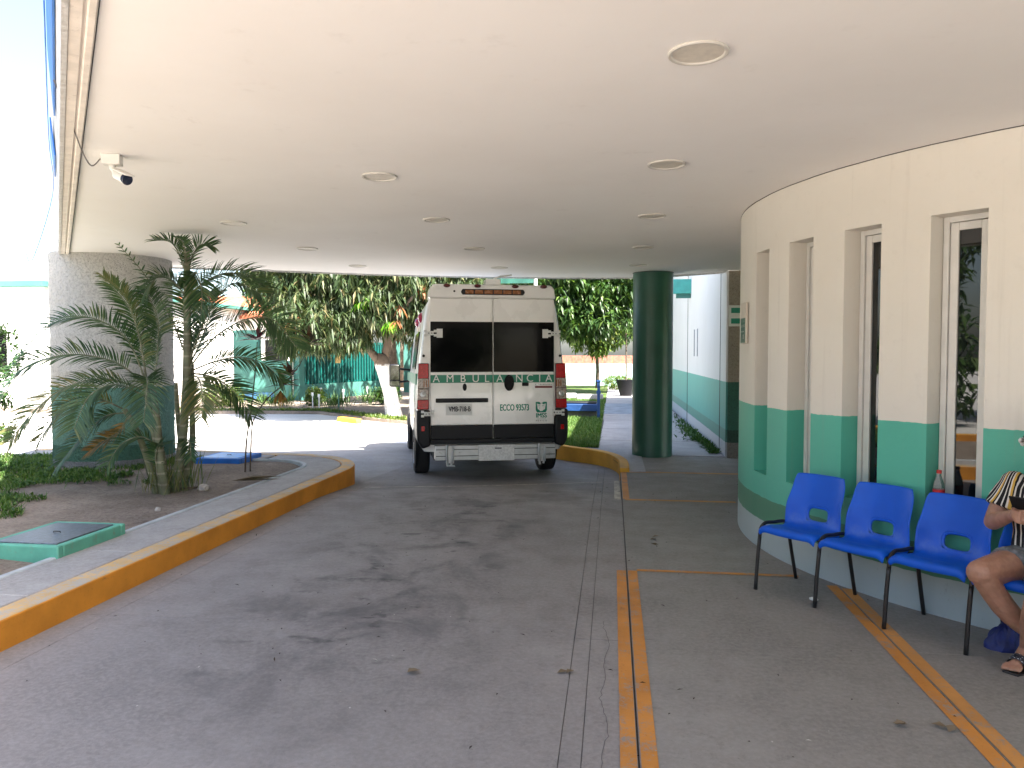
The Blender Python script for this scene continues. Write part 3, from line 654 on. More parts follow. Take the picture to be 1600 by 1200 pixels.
# handle on the right door
h = MB().grid(lambda u, v: ((.062+.006*math.sin(3.14*v))*math.cos(6.2832*u), -.030-.035*math.sin(1.57*v), .11*math.sin(6.2832*u)*(1-.02*v)) if v < .999 else (.045*math.cos(6.2832*u), -.066, .09*math.sin(6.2832*u)), 24, 4)
h.f.append([4*25+k for k in range(24)][::-1]); h.m.append(0)
h.build('handle', M_BLACKP, drr, loc=(.215, 0, 1.335), smooth=True)
MB().box((.175, -.078, 1.25), (.255, -.066, 1.42)).build('grip', simple('grip_black', (.008, .008, .008), .6, spec=.2), drr, bevel=.01)
MB().box((.395, -.05, 1.29), (.485, -.028, 1.338)).build('keyhole_cover', M_BLACKP, drr, bevel=.012)
ob('fleet_number', T_ECCO, drr, (.292, -.0325, .995))
MB().box((.575, -.033, 1.262), (.815, -.0295, 1.288)).build('badge', simple('badge_red', (.16, .01, .01), .4), drr)
for k in range(11): MB().box((.578+.0215*k, -.034, 1.298), (.578+.0215*k+.013, -.0295, 1.318-.006*(k % 3 == 1))).build('badge_letter', M_CHROME if k < 3 else M_STEEL, drr)
# emblem: green shield with white figure and wings
e = MB(); cx, cz = .662, 1.0; w, hh = .078, .072
e.prism_y([(cx-w, cz+hh), (cx-.03, cz+hh), (cx, cz+hh-.02), (cx+.03, cz+hh), (cx+w, cz+hh), (cx+w, cz-hh*.55), (cx+w*.75, cz-hh), (cx-w*.75, cz-hh), (cx-w, cz-hh*.55)], -.0325, -.0295)
e.mat(1)
for s_ in (-1, 1):
    for j in range(4): e.prism_y([(cx+s_*(.012), cz+.034-.022*j), (cx+s_*(.06-.004*j), cz+.048-.018*j), (cx+s_*(.064-.004*j), cz+.036-.02*j), (cx+s_*.014, cz+.02-.022*j)], -.0338, -.032)
e.prism_y([(cx-.012, cz+.052), (cx+.016, cz+.05), (cx+.022, cz+.032), (cx+.008, cz+.02), (cx+.028, cz-.01), (cx+.02, cz-.05), (cx-.022, cz-.055), (cx-.018, cz-.01)], -.0342, -.0335)
e.build('emblem', [M_GREENT, M_LETW], drr)
ob('emblem_letters', T_IMSS, drr, (.662, -.0325, .885)); ob('small_print', T_SMALL, drr, (.662, -.0325, .815)); 
MB().box((.60, -.032, .838), (.725, -.0298, .841)).build('emblem_rule', M_GREENT, drr)
# tail lamps, corner bumpers
for s_ in (-1, 1):
    ty = lambda z: 1.018 if z < 1.3 else 1.018-.075*(z-1.3)
    def lens(z0, z1, mt, nm, par):
        po = [(s_*.862, z0), (s_*(ty(z0)+.004), z0), (s_*(ty(z1)+.004), z1), (s_*.862, z1)]
        return MB().prism_y(po, -.036, .16).build(nm, mt, par, bevel=.01)
    lp = lens(.985, 1.60, M_REDD, 'tail_lamp', AMB); 
    for z0, z1, mt, nm in ((1.40, 1.592, M_RED, 'brake_lens'), (1.265, 1.395, M_CLEAR, 'indicator_lens'), (1.115, 1.26, M_CLEAR, 'reverse_lens'), (.99, 1.11, M_RED, 'fog_lens')):
        po = [(s_*.870, z0), (s_*(ty(z0)-.004), z0), (s_*(ty(z1)-.004), z1), (s_*.870, z1)]
        MB().prism_y(po, -.046, -.03).build(nm, mt, lp, bevel=.006)
    MB().lathe([(.0, -.052), (.03, -.05), (.042, -.045), (.042, -.04)], 20, (s_*.94, 0, 1.185), 'y').build('reflector', M_CHROME, lp, smooth=True)
    for k in range(3): MB().box((s_*.90+.03*k-.035, -.0485, 1.285), (s_*.90+.03*k-.02, -.045, 1.375)).build('bulb_strip', M_AMBER, lp)
    bp = MB().prism_y([(s_*.846, .50), (s_*.96, .46), (s_*1.02, .56), (s_*1.03, .70), (s_*1.028, .98), (s_*.846, .98)], -.075, .62).build('corner_bumper', M_BLACKP, AMB, bevel=.03, seg=3)
    MB().box((s_*.945-.022, -.082, .70), (s_*.945+.022, -.07, .765)).build('reflector', M_RED, bp, bevel=.003)
    MB().lathe([(0, -.028), (.018, -.027), (.018, .0)], 12, (s_*.93, 0, 1.70), 'y').build('vent_plug', M_BLACKP, AMB)
    for y_ in (1.0, 2.2): MB().lathe([(.0, .06), (.05, .05), (.075, .02), (.08, 0)], 14, (0, 0, 0), 'x').build('side_warning_lamp', simple('side_lamp_red', (.32, .015, .06), .25, coat=.5), AMB, loc=(s_*.905, y_, 2.27), rot=(0, 0, 0 if s_ > 0 else math.pi), smooth=True)
    # side glass, side stripe, rocker
    MB().prism_y([(s_*(1.004), 1.31), (s_*1.028, 1.31), (s_*1.026, 1.46), (s_*1.002, 1.46)], .25, 4.3).build('side_stripe', M_GREENB, AMB)
    MB().add([(s_*1.0, .9, 1.52), (s_*1.0, 2.2, 1.52), (s_*.935, 2.2, 2.06), (s_*.935, .9, 2.06), (s_*1.012, .9, 1.52), (s_*1.012, 2.2, 1.52), (s_*.952, 2.2, 2.06), (s_*.952, .9, 2.06)], [(4, 5, 6, 7), (0, 3, 2, 1), (0, 1, 5, 4), (1, 2, 6, 5), (2, 3, 7, 6), (3, 0, 4, 7)]).build('side_window', M_GLASSD, AMB)
    MB().add([(s_*.97, 3.55, 1.48), (s_*.965, 4.5, 1.48), (s_*.93, 4.2, 1.95), (s_*.93, 3.55, 1.98), (s_*1.004, 3.55, 1.48), (s_*.985, 4.5, 1.48), (s_*.955, 4.2, 1.95), (s_*.958, 3.55, 1.98)], [(4, 5, 6, 7), (0, 3, 2, 1), (0, 1, 5, 4), (1, 2, 6, 5), (2, 3, 7, 6), (3, 0, 4, 7)]).build('cab_window', M_GLASSD, AMB)
    for wy in (1.0, 4.25):
        MB().lathe([(.40, -.02), (.40, .012), (.0, .014)], 28, (0, 0, 0), 'x').build('wheel_arch', M_BLACKP, AMB, loc=(s_*1.012 if wy < 2 else s_*1.0, wy, .42), rot=(0, 0, 0 if s_ > 0 else math.pi))
        wh = MB().lathe([(.20, -.105), (.30, -.112), (.335, -.09), (.343, -.05), (.343, .05), (.335, .09), (.30, .112), (.20, .105)], 36, (0, 0, 0), 'x', cap=False)
        wo = wh.build('wheel', M_RUBBER, AMB, loc=(s_*.925, wy, .345), rot=(0, 0, 0 if s_ > 0 else math.pi), angle=40)
        rim = MB().lathe([(.0, .085), (.05, .088), (.06, .07), (.15, .05), (.19, .075), (.205, .108), (.20, .0), (.0, 0)], 24, (0, 0, 0), 'x')
        rim.build('rim', M_CHROME, wo, angle=35)
        mb = MB()
        for k in range(5):
            a_ = k*1.2566; mb.box((.045, -.02, .06), (.058, .02, .19), Matrix.Rotation(a_, 4, 'X'))
        mb.build('spokes', M_BLACKP, wo)
    # mirrors
    mr = MB().box((-.10, -.06, -.21), (.10, .06, .21)).build('mirror', M_BLACKP, AMB, loc=(s_*1.27, 4.0, 1.40), bevel=.04, seg=3)
    MB().box((-.082, -.066, -.08), (.082, -.058, .185)).build('mirror_glass', simple('mirror_silver', (.14, .14, .13), .08, .9, var=.3), mr, bevel=.003)
    MB().box((-.082, -.066, -.19), (.082, -.058, -.10)).build('mirror_glass', simple('mirror_silver', (.35, .34, .30), .08, .9), mr, bevel=.003)
    MB().tube([(-s_*.10, .02, .12), (-s_*.30, .05, .10)], .02, 8).tube([(-s_*.10, .02, -.12), (-s_*.30, .05, -.10)], .02, 8).build('mirror_arm', M_BLACKP, mr)
    MB().prism_y([(s_*.60, .72), (s_*.84, .76), (s_*.84, .98), (s_*.62, .90)], 5.30, 5.43).build('headlamp', M_CLEAR, AMB, bevel=.02)
MB().box((-.85, -.04, .515), (.85, .02, .582)).build('rear_sill', M_BLACKP, AMB, bevel=.01)
MB().box((-.80, .03, .30), (.80, 5.0, .44)).build('chassis', M_RUBBER, AMB)
MB().add([(-.86, 4.12, 2.42), (.86, 4.12, 2.42), (.92, 4.82, 1.50), (-.92, 4.82, 1.50)], [(0, 1, 2, 3)]).build('windscreen', M_GLASSD, AMB, loc=(0, .05, .02))
MB().box((-.72, 5.36, .45), (.72, 5.45, .72)).build('front_bumper', M_BLACKP, AMB, bevel=.03)
stp = MB().box((-.80, -.30, .33), (.80, -.06, .525)).build('rear_step', M_STEEL, AMB, bevel=.008)
for zz in (.385, .47): MB().box((-.79, -.309, zz), (.79, -.3005, zz+.008)).build('rib', M_BLACKP, stp)
MB().box((-.235, -.316, .32), (.24, -.302, .528)).build('tread_panel', M_STEEL2, stp, bevel=.003)
MB().box((-.02, -.3185, .475), (.07, -.3155, .49)).build('maker_plate', M_INK, stp)
for x in (-.62, .60):
    MB().tube([(x-.03, -.33, .54), (x-.035, -.335, .42), (x-.02, -.33, .26)], .016, 8).tube([(x+.05, -.33, .52), (x+.05, -.335, .40), (x+.03, -.32, .27)], .014, 8).box((x-.045, -.325, .30), (x+.06, -.305, .50)).build('step_bracket', M_STEEL, stp)
MB().tube([(-.63, -.33, .27), (-.55, -.35, .265)], .012, 6).build('step_pin', M_STEEL, stp)

# ------------------------------------------------------------------ chairs
ROW = Vector((.666, -.746)); BACK = Vector((.746, .666)); CH0 = Vector((.98, 5.26)); CA = R(-48.2)
prof = spline([(-.212, .398, 0), (-.218, .418, 0), (-.205, .436, 0), (-.15, .438, 0), (-.06, .425, 0), (.03, .418, 0), (.085, .424, 0), (.118, .445, 0), (.138, .49, 0), (.153, .55, 0), (.168, .62, 0), (.183, .69, 0), (.194, .745, 0), (.200, .765, 0), (.210, .768, 0)], 44)
NU, NV = 16, 44
def shell(u, v):
    p = prof[int(round(v*NV))]; y, z = p[0], p[1]
    a = 2*u-1
    hw = .214 - .004*v
    zz = max(0, (z-.46)/.31)
    hw *= 1-.10*zz
    if z > .70: hw *= math.sqrt(max(.55, 1-((z-.70)/.11)**2*.35))
    if v < .07: hw *= .955+.045*(v/.07)
    x = a*hw
    seatness = 1-min(1, max(0, (z-.44)/.10))
    dy = -.045*abs(a)**3*min(1, zz*1.6+.35)*(1-seatness)
    dz = (.008*abs(a)**2-.03*max(0, abs(a)-.86)/.14)*seatness
    g_ = abs(a)**2.6*math.exp(-((v-.56)/.15)**2); dy -= .060*g_; dz += .024*g_
    return (x, y+dy, z+dz)
def hole(i, j):
    z = prof[j][1]; cz = prof[min(j+1, NV)][1]
    return 5 <= i <= 10 and .452 < (z+cz)/2 < .552 and j > 22
ch_me = MB().grid(shell, NU, NV, hole).mesh('seat_shell', M_CHAIR, True)
def make_chair(i, label, both):
    p = CH0 + ROW*.451*i + ROW*.225 + BACK*.21
    c = thing('plastic_chair', label, 'chair', (p.x, p.y, 0), CA, 'row of blue plastic chairs on black legs')
    s = ob('seat_shell', ch_me, c); so = s.modifiers.new('s', 'SOLIDIFY'); so.thickness = .009; so.offset = 0
    su = s.modifiers.new('u', 'SUBSURF'); su.levels = su.render_levels = 1
    # raised lip round the hand hole
    lip = []
    for k in range(28):
        a_ = 2*math.pi*k/28; X = .081*math.copysign(abs(math.cos(a_))**.6, math.cos(a_)); Z = .503+.052*math.copysign(abs(math.sin(a_))**.6, math.sin(a_))
        lip.append((X, float(np.interp(Z, [p_[1] for p_ in prof[26:42]], [p_[0] for p_ in prof[26:42]]))-.005, Z))
    MB().tube(lip+[lip[0], lip[1]], .0105, 8, False).build('hole_rim', M_CHAIR, s, smooth=True)
    for sx in ((-1, 1) if both else (-1,)):
        MB().tube(spline([(sx*.227, -.222, 0), (sx*.226, -.205, .2), (sx*.222, -.19, .36)], 6), .0125, 10).build('leg', M_LEGS, c, smooth=True)
        MB().tube(spline([(sx*.227, .225, 0), (sx*.226, .17, .2), (sx*.222, .125, .36)], 6), .0125, 10).build('leg', M_LEGS, c, smooth=True)
        MB().tube(spline([(sx*.222, -.19, .355), (sx*.222, -.178, .415), (sx*.222, -.13, .446), (sx*.222, -.04, .44), (sx*.222, .06, .435), (sx*.222, .105, .41), (sx*.222, .125, .355)], 20), .0125, 10).build('side_rail', M_LEGS, c, smooth=True)
    MB().tube([(-.222, -.12, .405), (.222, -.12, .405)], .011, 8).tube([(-.222, .07, .400), (.222, .07, .400)], .011, 8).build('cross_bar', M_LEGS, c)
    MB().box((.19, -.155, .385), (.235, -.085, .41)).build('link_clip', M_BLACKP, c, bevel=.006)
    return c
for i, lb in enumerate(['leftmost empty blue plastic chair in the row by the wall', 'second empty blue plastic chair from the left, dusty seat', 'empty blue plastic chair right beside the seated person', 'blue plastic chair the seated person is sitting on']):
    make_chair(i, lb, i == 3)

# ------------------------------------------------------------------ bottle on the sill of the fourth slot
bt = thing('soda_bottle', 'small clear soda bottle with a red label on the window sill', 'bottle', pol(221.9, DR-.045, SILL+.002))
t = NT('bottle_plastic'); t.col((.75, .8, .8)); t.set(Roughness=.08, Transmission_Weight=.85, IOR=1.2); M_BOT = t.m
MB().lathe([(.0, 0), (.028, .002), (.032, .012), (.031, .06), (.033, .09), (.033, .15), (.029, .185), (.016, .225), (.0125, .235), (.0125, .25)], 20).build('bottle_body', M_BOT, bt, angle=50)
MB().lathe([(.0335, .088), (.0338, .09), (.0338, .148), (.0335, .15)], 20, cap=False).build('label_band', simple('label_red', (.55, .02, .03), .4, var=.3, scale=60), bt)
MB().lathe([(.0, .268), (.0145, .267), (.0145, .247), (0, .247)], 16).build('cap', simple('cap_red', (.5, .02, .02), .4), bt)

# ------------------------------------------------------------------ manhole boxes in the planter
def chamber(name, label, x0, x1, y0, y1, z0, z1, mat, lidm, slant=0):
    c = thing(name, label, 'chamber', ((x0+x1)/2, (y0+y1)/2, 0)); w, l = (x1-x0)/2, (y1-y0)/2; r_ = .055; m = MB()
    m.box((-w, -l, z0), (w, -l+r_, z1)).box((-w, l-r_, z0), (w, l, z1)).box((-w, -l+r_, z0), (-w+r_, l-r_, z1)).box((w-r_, -l+r_, z0), (w, l-r_, z1))
    m.build('frame', mat, c, bevel=.01)
    MB().box((-w+r_+.006, -l+r_+.006, z0), (w-r_-.006, l-r_-.006, z1+.004)).build('lid', lidm, c, bevel=.004)
    MB().tube([(-.03, 0, z1+.004), (-.025, 0, z1+.012), (.025, 0, z1+.012), (.03, 0, z1+.004)], .004, 6).build('lifting_ring', M_LEGS, c)
    return c
chamber('inspection_chamber', 'teal painted concrete chamber with a dark steel lid in the planter', -4.44, -3.835, 4.76, 5.50, .02, .255, M_TEALBOX, M_LID)
chamber('inspection_chamber', 'blue painted concrete chamber box near the planter tip', -5.46, -4.84, 9.28, 9.92, .02, .225, M_BLUEBOX, simple('blue_lid', (.05, .25, .62), .4, var=.25, scale=14, bump=.3))

# ------------------------------------------------------------------ security camera and cables, blue fascia sign
sc_ = thing('security_camera', 'white bullet security camera hanging from a box under the ceiling', 'camera', (-3.18, 4.50, CE), R(20))
sc_.scale = (.85, .85, .85)
MB().box((-.065, -.05, -.075), (.065, .05, -.001)).build('junction_box', M_WHITE2, sc_, bevel=.006)
MB().tube([(.0, 0, -.075), (0, 0, -.10), (.02, -.012, -.135), (.035, -.02, -.15)], [.028, .02, .014, .014], 12).build('bracket', M_WHITE2, sc_, smooth=True)
bc = ob('camera_body', None, sc_, (.04, -.02, -.15)); bc.rotation_euler = Vector((.75, -.75, -.42)).to_track_quat('Z', 'Y').to_euler()
MB().lathe([(.0, -.03), (.026, -.028), (.034, -.01), (.036, .10), (.040, .115)], 20).build('housing', M_WHITE2, bc, angle=40)
MB().lathe([(.040, .115), (.042, .14), (.038, .146), (.0, .140)], 20).build('lens_face', simple('lens_blue_black', (.02, .025, .05), .2), bc, angle=40)
MB().box((-.040, .030, -.02), (.040, .044, .165)).build('sun_shield', M_WHITE2, bc, bevel=.008)
cabpt = p0+d*(-5.35)+nout*.02
tag(MB().tube(spline([(-3.24, 4.47, CE-.03), (-3.22, 4.36, CE-.10), (-3.10, 4.12, CE-.08), (-2.98, 3.86, CE+.04), (-2.98, 3.75, CE+.2)], 20), .004, 6).build('cable', simple('cable_grey', (.12, .11, .11), .6)), 'thin grey cable sagging from the security camera to the canopy edge', 'cable')
def on_edge(t_, out, z): q = p0+d*t_+nout*out; return (q.x, q.y, z)
bs = thing('fascia_sign', 'blue sign panel fixed along the outer canopy edge', 'sign')
M_BSIGN = simple('blue_sign', (.01, .12, .42), .45)
for (a_, b_, z0, z1) in ((-7.35, -5.2, CE+.22, CE+.62), (-4.1, -3.3, CE+.22, CE+.5)):
    m = MB(); pts = [on_edge(a_, .02, z0), on_edge(b_, .02, z0), on_edge(b_, .03, z0), on_edge(a_, .03, z0), on_edge(a_, .046, z1), on_edge(b_, .046, z1), on_edge(b_, .056, z1), on_edge(a_, .056, z1)]
    m.add(pts, [(0, 3, 2, 1), (4, 5, 6, 7), (0, 1, 5, 4), (1, 2, 6, 5), (2, 3, 7, 6), (3, 0, 4, 7)]).build('panel', M_BSIGN, bs)
tag(MB().tube(spline([on_edge(-8.6, .07, 3.6), on_edge(-7, .06, 3.2), on_edge(-5, .06, 3.0), on_edge(-3, .05, 2.98), on_edge(-1.2, .25, 2.6), on_edge(0.5, .35, 2.85)], 30), .004, 6).build('cable', M_BSIGN), 'thin blue cable hanging along the outside of the canopy edge', 'cable')

# ------------------------------------------------------------------ foliage tools
def leaf_mesh(name, cen, dirs, ln, wd, mat, fold=.25, curl=0., nrm=None):
    """one folded lanceolate leaf per row, 6 verts / 4 triangles, drooping by curl"""
    N = len(cen); dirs = dirs/np.linalg.norm(dirs, axis=1, keepdims=True)
    up = np.tile([0, 0, 1.], (N, 1)) if nrm is None else nrm
    sd_ = np.cross(dirs, up); l_ = np.linalg.norm(sd_, axis=1, keepdims=True); bad = l_[:, 0] < .05
    sd_[bad] = np.array([1, .2, 0]); sd_ /= np.linalg.norm(sd_, axis=1, keepdims=True); nn_ = np.cross(sd_, dirs)
    ln = np.asarray(ln).reshape(-1, 1)*np.ones((N, 1)); wd = np.asarray(wd).reshape(-1, 1)*np.ones((N, 1))
    dr = np.array([0, 0, -1.])*curl
    b = cen; m1 = cen+dirs*ln*.45 + dr*ln*.12; tip = cen+dirs*ln + dr*ln*.55
    l1 = m1+sd_*wd*.5+nn_*wd*fold; r1 = m1-sd_*wd*.5+nn_*wd*fold
    V = np.stack([b, l1, m1, r1, tip], 1).reshape(-1, 3)
    k = (np.arange(N)*5)[:, None]
    Fc = np.concatenate([k+np.array([[0, 2, 1]]), k+np.array([[0, 3, 2]]), k+np.array([[1, 2, 4]]), k+np.array([[2, 3, 4]])], 1).reshape(-1, 3)
    me = bpy.data.meshes.new(name); me.vertices.add(len(V)); me.vertices.foreach_set('co', V.ravel())
    nl = len(Fc)*3; me.loops.add(nl); me.loops.foreach_set('vertex_index', Fc.ravel().astype(np.int32))
    me.polygons.add(len(Fc)); me.polygons.foreach_set('loop_start', np.arange(0, nl, 3, dtype=np.int32))
    me.update(calc_edges=True); me.materials.append(mat); return me
def rand_dirs(n):
    v = nr.normal(size=(n, 3)); return v/np.linalg.norm(v, axis=1, keepdims=True)
def crown_points(lobes, per):
    out = []
    for (c, r, k) in lobes:
        n = int(per*k); dd = rand_dirs(n); rad = r*(.45+.55*nr.random((n, 1))**.55)
        out.append(np.array(c)+dd*rad*np.array([1, 1, .82]))
    return np.concatenate(out)
def clusters(pts, n, ln, wd, droop, spread=1., jit=.05):
    N = len(pts); c = np.repeat(pts, n, 0)+nr.normal(size=(N*n, 3))*jit
    dd = rand_dirs(N*n)*spread + np.array([0, 0, -droop]); return c, dd, ln*(.7+.6*nr.random(N*n)), wd*(.7+.6*nr.random(N*n))
def tree(name, label, base, trunk, limbs, lobes, per, nleaf, ln, wd, droop, mat, tmat, cat='tree', group=None, limb_r=.07, curl=.3):
    t_ = thing(name, label, cat, base, 0, group); b = Vector(base)
    MB().tube([Vector(p[:3])-b for p in trunk], [p[3] for p in trunk], 14).build('trunk', tmat, t_, smooth=True)
    for L_ in limbs:
        pts = spline([Vector(q)-b for q in L_], 8); rr = [limb_r*(1-.8*k/8) for k in range(9)]
        MB().tube(pts, rr, 8).build('limb', M_BARK if tmat is not M_LIME else tmat, t_, smooth=True)
    me = leaf_mesh('crown', *clusters(crown_points(lobes, per)-np.array(base), nleaf, ln, wd, droop), mat, .2, curl)
    ob('crown', me, t_); return t_

# ------------------------------------------------------------------ mango tree with limewashed trunk
mb_ = (-6.15, 20.6, -.2)
lobes = []
for (x, y, z, r, k) in [(-8.9, 20.2, 3.2, 1.0, 1), (-8.2, 19.6, 2.6, .9, 1), (-7.5, 19.3, 2.35, .85, .9), (-7.0, 20.0, 3.4, 1.1, 1.1), (-6.2, 19.6, 2.9, .9, 1), (-5.5, 20.0, 3.3, 1.0, 1), (-5.0, 20.3, 2.6, .8, .8), (-4.4, 20.6, 3.4, 1.0, 1), (-6.3, 20.4, 4.5, 1.4, 1.5), (-8.2, 20.6, 4.6, 1.4, 1.5), (-4.7, 21, 4.7, 1.4, 1.4), (-7.8, 21.5, 3.2, 1.2, .8), (-6.0, 22.0, 3.0, 1.2, .8), (-4.5, 22, 2.7, 1.1, .8), (-9.2, 21.2, 2.6, .9, .8), (-9.6, 20.8, 3.9, 1., 1.), (-6.9, 19.4, 2.2, .55, .4), (-8.7, 19.8, 2.1, .6, .45), (-6.6, 21.4, 5.6, 1.8, 1.8)]:
    lobes.append(((x, y, z), r, k))
mango = tree('mango_tree', 'broad mango tree with a whitewashed leaning trunk left of the ambulance', mb_,
     [(-6.10, 20.62, -.25, .27), (-6.13, 20.6, .0, .225), (-6.2, 20.58, .5, .20), (-6.33, 20.55, 1.0, .20), (-6.42, 20.5, 1.35, .21), (-6.38, 20.5, 1.6, .16)],
     [[(-6.42, 20.5, 1.3), (-6.85, 20.4, 1.85), (-7.3, 20.3, 2.5), (-8.2, 20.2, 3.2), (-8.9, 20.2, 3.6)], [(-6.38, 20.5, 1.35), (-6.22, 20.5, 2.0), (-6.15, 20.45, 2.7), (-6.1, 20.4, 3.6), (-6.3, 20.4, 4.6)],
      [(-6.2, 20.5, 2.1), (-5.7, 20.3, 2.8), (-5.2, 20.1, 3.3), (-4.6, 20.3, 3.7)], [(-7.0, 20.4, 2.1), (-7.6, 19.9, 2.5), (-8.2, 19.7, 2.7)], [(-6.15, 20.4, 3.0), (-6.7, 20.0, 3.6), (-7.4, 20.3, 4.4)], [(-6.1, 20.4, 2.6), (-5.6, 19.6, 2.75), (-5.1, 19.3, 3.2)]],
     lobes, 150, 11, .28, .058, .9, M_MANGO, M_LIME, limb_r=.13, curl=.7)
for (x, y, z, n_, mt, nm) in [(-6.35, 19.1, 3.05, 5, M_FRESH, 'young_leaves'), (-5.72, 19.0, 2.42, 3, M_FRESH, 'young_leaves'), (-5.6, 19.0, 2.65, 2, M_RUST, 'withered_leaves'), (-5.0, 19.5, 3.35, 2, M_RUST, 'withered_leaves'), (-8.2, 18.9, 2.5, 2, M_RUST, 'withered_leaves')]:
    pts = np.array([(x, y, z)])+nr.normal(size=(n_, 3))*.10-np.array(mb_)
    ob(nm, leaf_mesh(nm, *clusters(pts, 9, .26, .06, 1.0, 1., .03), mt, .2, .7), mango)

# trees behind
lobes = [((x, y, z), r, k) for (x, y, z, r, k) in [(-6.5, 30, 4.4, 1.8, 1.2), (-4.6, 30.5, 4.0, 1.8, 1.2), (-2.8, 30, 3.9, 1.7, 1.2), (-1.4, 30, 3.7, 1.6, 1.2), (-.2, 30.2, 3.8, 1.5, 1.2), (.9, 30.6, 4.2, 1.5, 1.1), (-2.0, 30.3, 5.6, 2.2, 1.6), (.4, 30.6, 5.8, 2., 1.4), (-5, 30.8, 5.9, 2.2, 1.5), (-7.2, 31, 3.2, 1.4, .9), (-3.6, 31.5, 3.0, 1.5, .9), (-.6, 29.4, 3.1, 1.0, .8), (-1.7, 29.3, 3.0, 1., .7)]]
tree('shade_tree', 'large dark green tree rising behind the ambulance roof', (-3.2, 30.8, -.3), [(-3.2, 30.8, -.4, .34), (-3.2, 30.8, 1.2, .28), (-3.1, 30.7, 2.8, .22), (-2.8, 30.6, 4.0, .15)],
     [[(-3.1, 30.7, 2.4), (-1.8, 30.4, 3.2), (-.4, 30.2, 3.9)], [(-3.1, 30.7, 2.4), (-4.5, 30.6, 3.4), (-6, 30.3, 4.2)], [(-3, 30.6, 3.4), (-2.4, 30.5, 4.6), (-2, 30.4, 5.8)]], lobes, 190, 9, .34, .10, .7, M_TREE, M_BARK, limb_r=.14, curl=.4)
lobes = [((x, y, z), r, k) for (x, y, z, r, k) in [(-1.5, 35.5, 2.5, .85, 1), (-.8, 35.3, 2.9, .9, 1), (-.1, 35.5, 2.5, .8, 1), (-.7, 35.4, 2.0, .6, .7), (.6, 35.8, 2.9, .8, .9), (-1.9, 35.8, 3.1, .8, .8), (.2, 35.4, 3.5, .8, .8)]]
tree('young_tree', 'slender light green tree in front of the far garden wall', (-.72, 35.6, 0), [(-.72, 35.6, -.05, .10), (-.70, 35.6, .8, .08), (-.74, 35.6, 1.6, .07), (-.7, 35.6, 2.6, .05)], [[(-.72, 35.6, 1.5), (-1.2, 35.5, 2.0), (-1.6, 35.5, 2.6)], [(-.72, 35.6, 1.6), (-.3, 35.5, 2.2), (.1, 35.5, 2.7)]], lobes, 105, 8, .26, .085, .6, M_LIGHTTREE, M_BARK, limb_r=.05, curl=.4)
# trees further left behind the fence
lobes = [((x, y, z), r, k) for (x, y, z, r, k) in [(-13.5, 38, 4.6, 1.7, 1), (-11.5, 38, 4.2, 1.7, 1), (-9.6, 38.5, 4.0, 1.8, 1), (-12.2, 38, 6.0, 2., 1.2), (-9.8, 38.5, 6.2, 2.2, 1.3), (-8, 39, 3.6, 1.5, 1)]]
tree('backdrop_tree', 'green tree standing beyond the teal fence', (-11, 38.4, -.3), [(-11, 38.4, -.4, .3), (-11, 38.4, 2, .24), (-10.8, 38.4, 4, .15)], [[(-11, 38.4, 2.2), (-12.2, 38.2, 3.4), (-13.2, 38, 4.4)], [(-11, 38.4, 2.4), (-10, 38.4, 3.4), (-9.4, 38.5, 4.2)]], lobes, 90, 8, .32, .10, .7, M_TREE, M_BARK, limb_r=.12)

lobes = [((x, y, z), r, k) for (x, y, z, r, k) in [(-9.6, 26.5, 4.6, 1.8, 1.2), (-7.8, 25.5, 4.4, 1.7, 1.2), (-6.2, 25.5, 4.0, 1.5, 1.1), (-11.4, 27.2, 4.9, 1.7, 1.2), (-8.8, 26.2, 6.2, 2.2, 1.5), (-6.6, 25.8, 5.8, 1.9, 1.3), (-5.2, 25.2, 3.2, 1.2, .9), (-10.6, 26.0, 5.9, 1.8, 1.2), (-12.6, 27.0, 4.0, 1.2, .9)]]
tree('shade_tree', 'dense dark tree over the teal bar fence behind the mango', (-7.9, 26.6, -.2), [(-7.9, 26.6, -.3, .22), (-7.9, 26.5, 1.4, .18), (-8.0, 26.4, 3.0, .14), (-8.2, 26.3, 4.4, .1)], [[(-7.95, 26.5, 2.2), (-9, 26.4, 3.4), (-10.4, 26.6, 4.6)], [(-7.95, 26.5, 2.4), (-7, 26, 3.4), (-6, 25.6, 4.2)]], lobes, 105, 8, .32, .09, .8, M_TREE, M_BARK, limb_r=.1)
# unseen trees added behind the viewer to darken glass reflections; garden trees left of the forecourt
for i, (x, y, lb) in enumerate([(-9, -17, 'added unseen tree at the left behind the viewer'), (-4.5, -18, 'second added unseen tree behind the viewer'), (0, -17.5, 'middle added unseen tree behind the viewer'), (4.5, -18, 'fourth added unseen tree behind the viewer'), (9, -17, 'added unseen tree at the right behind the viewer'), (-12.5, 5.2, 'garden tree left of the planter, far one'), (-12, 1.2, 'garden tree left of the planter, middle one'), (-12.5, -3, 'garden tree left of the planter, near one')]):
    lb2 = [((x+rng.uniform(-1.6, 1.6), y+rng.uniform(-1, 1), .9+rng.uniform(0, 3.6)), 1.25, 1) for _ in range(13)]
    tree('reflection_tree', lb, (x, y, -.05), [(x, y, -.1, .2), (x, y, 2, .15), (x, y, 3.6, .08)], [[(x, y, 1.5), (x-.6, y, 2.6), (x-1.2, y, 3.2)]], lb2, 75, 6, .34, .13, .5, M_TREE, M_BARK, group='trees outside the view')
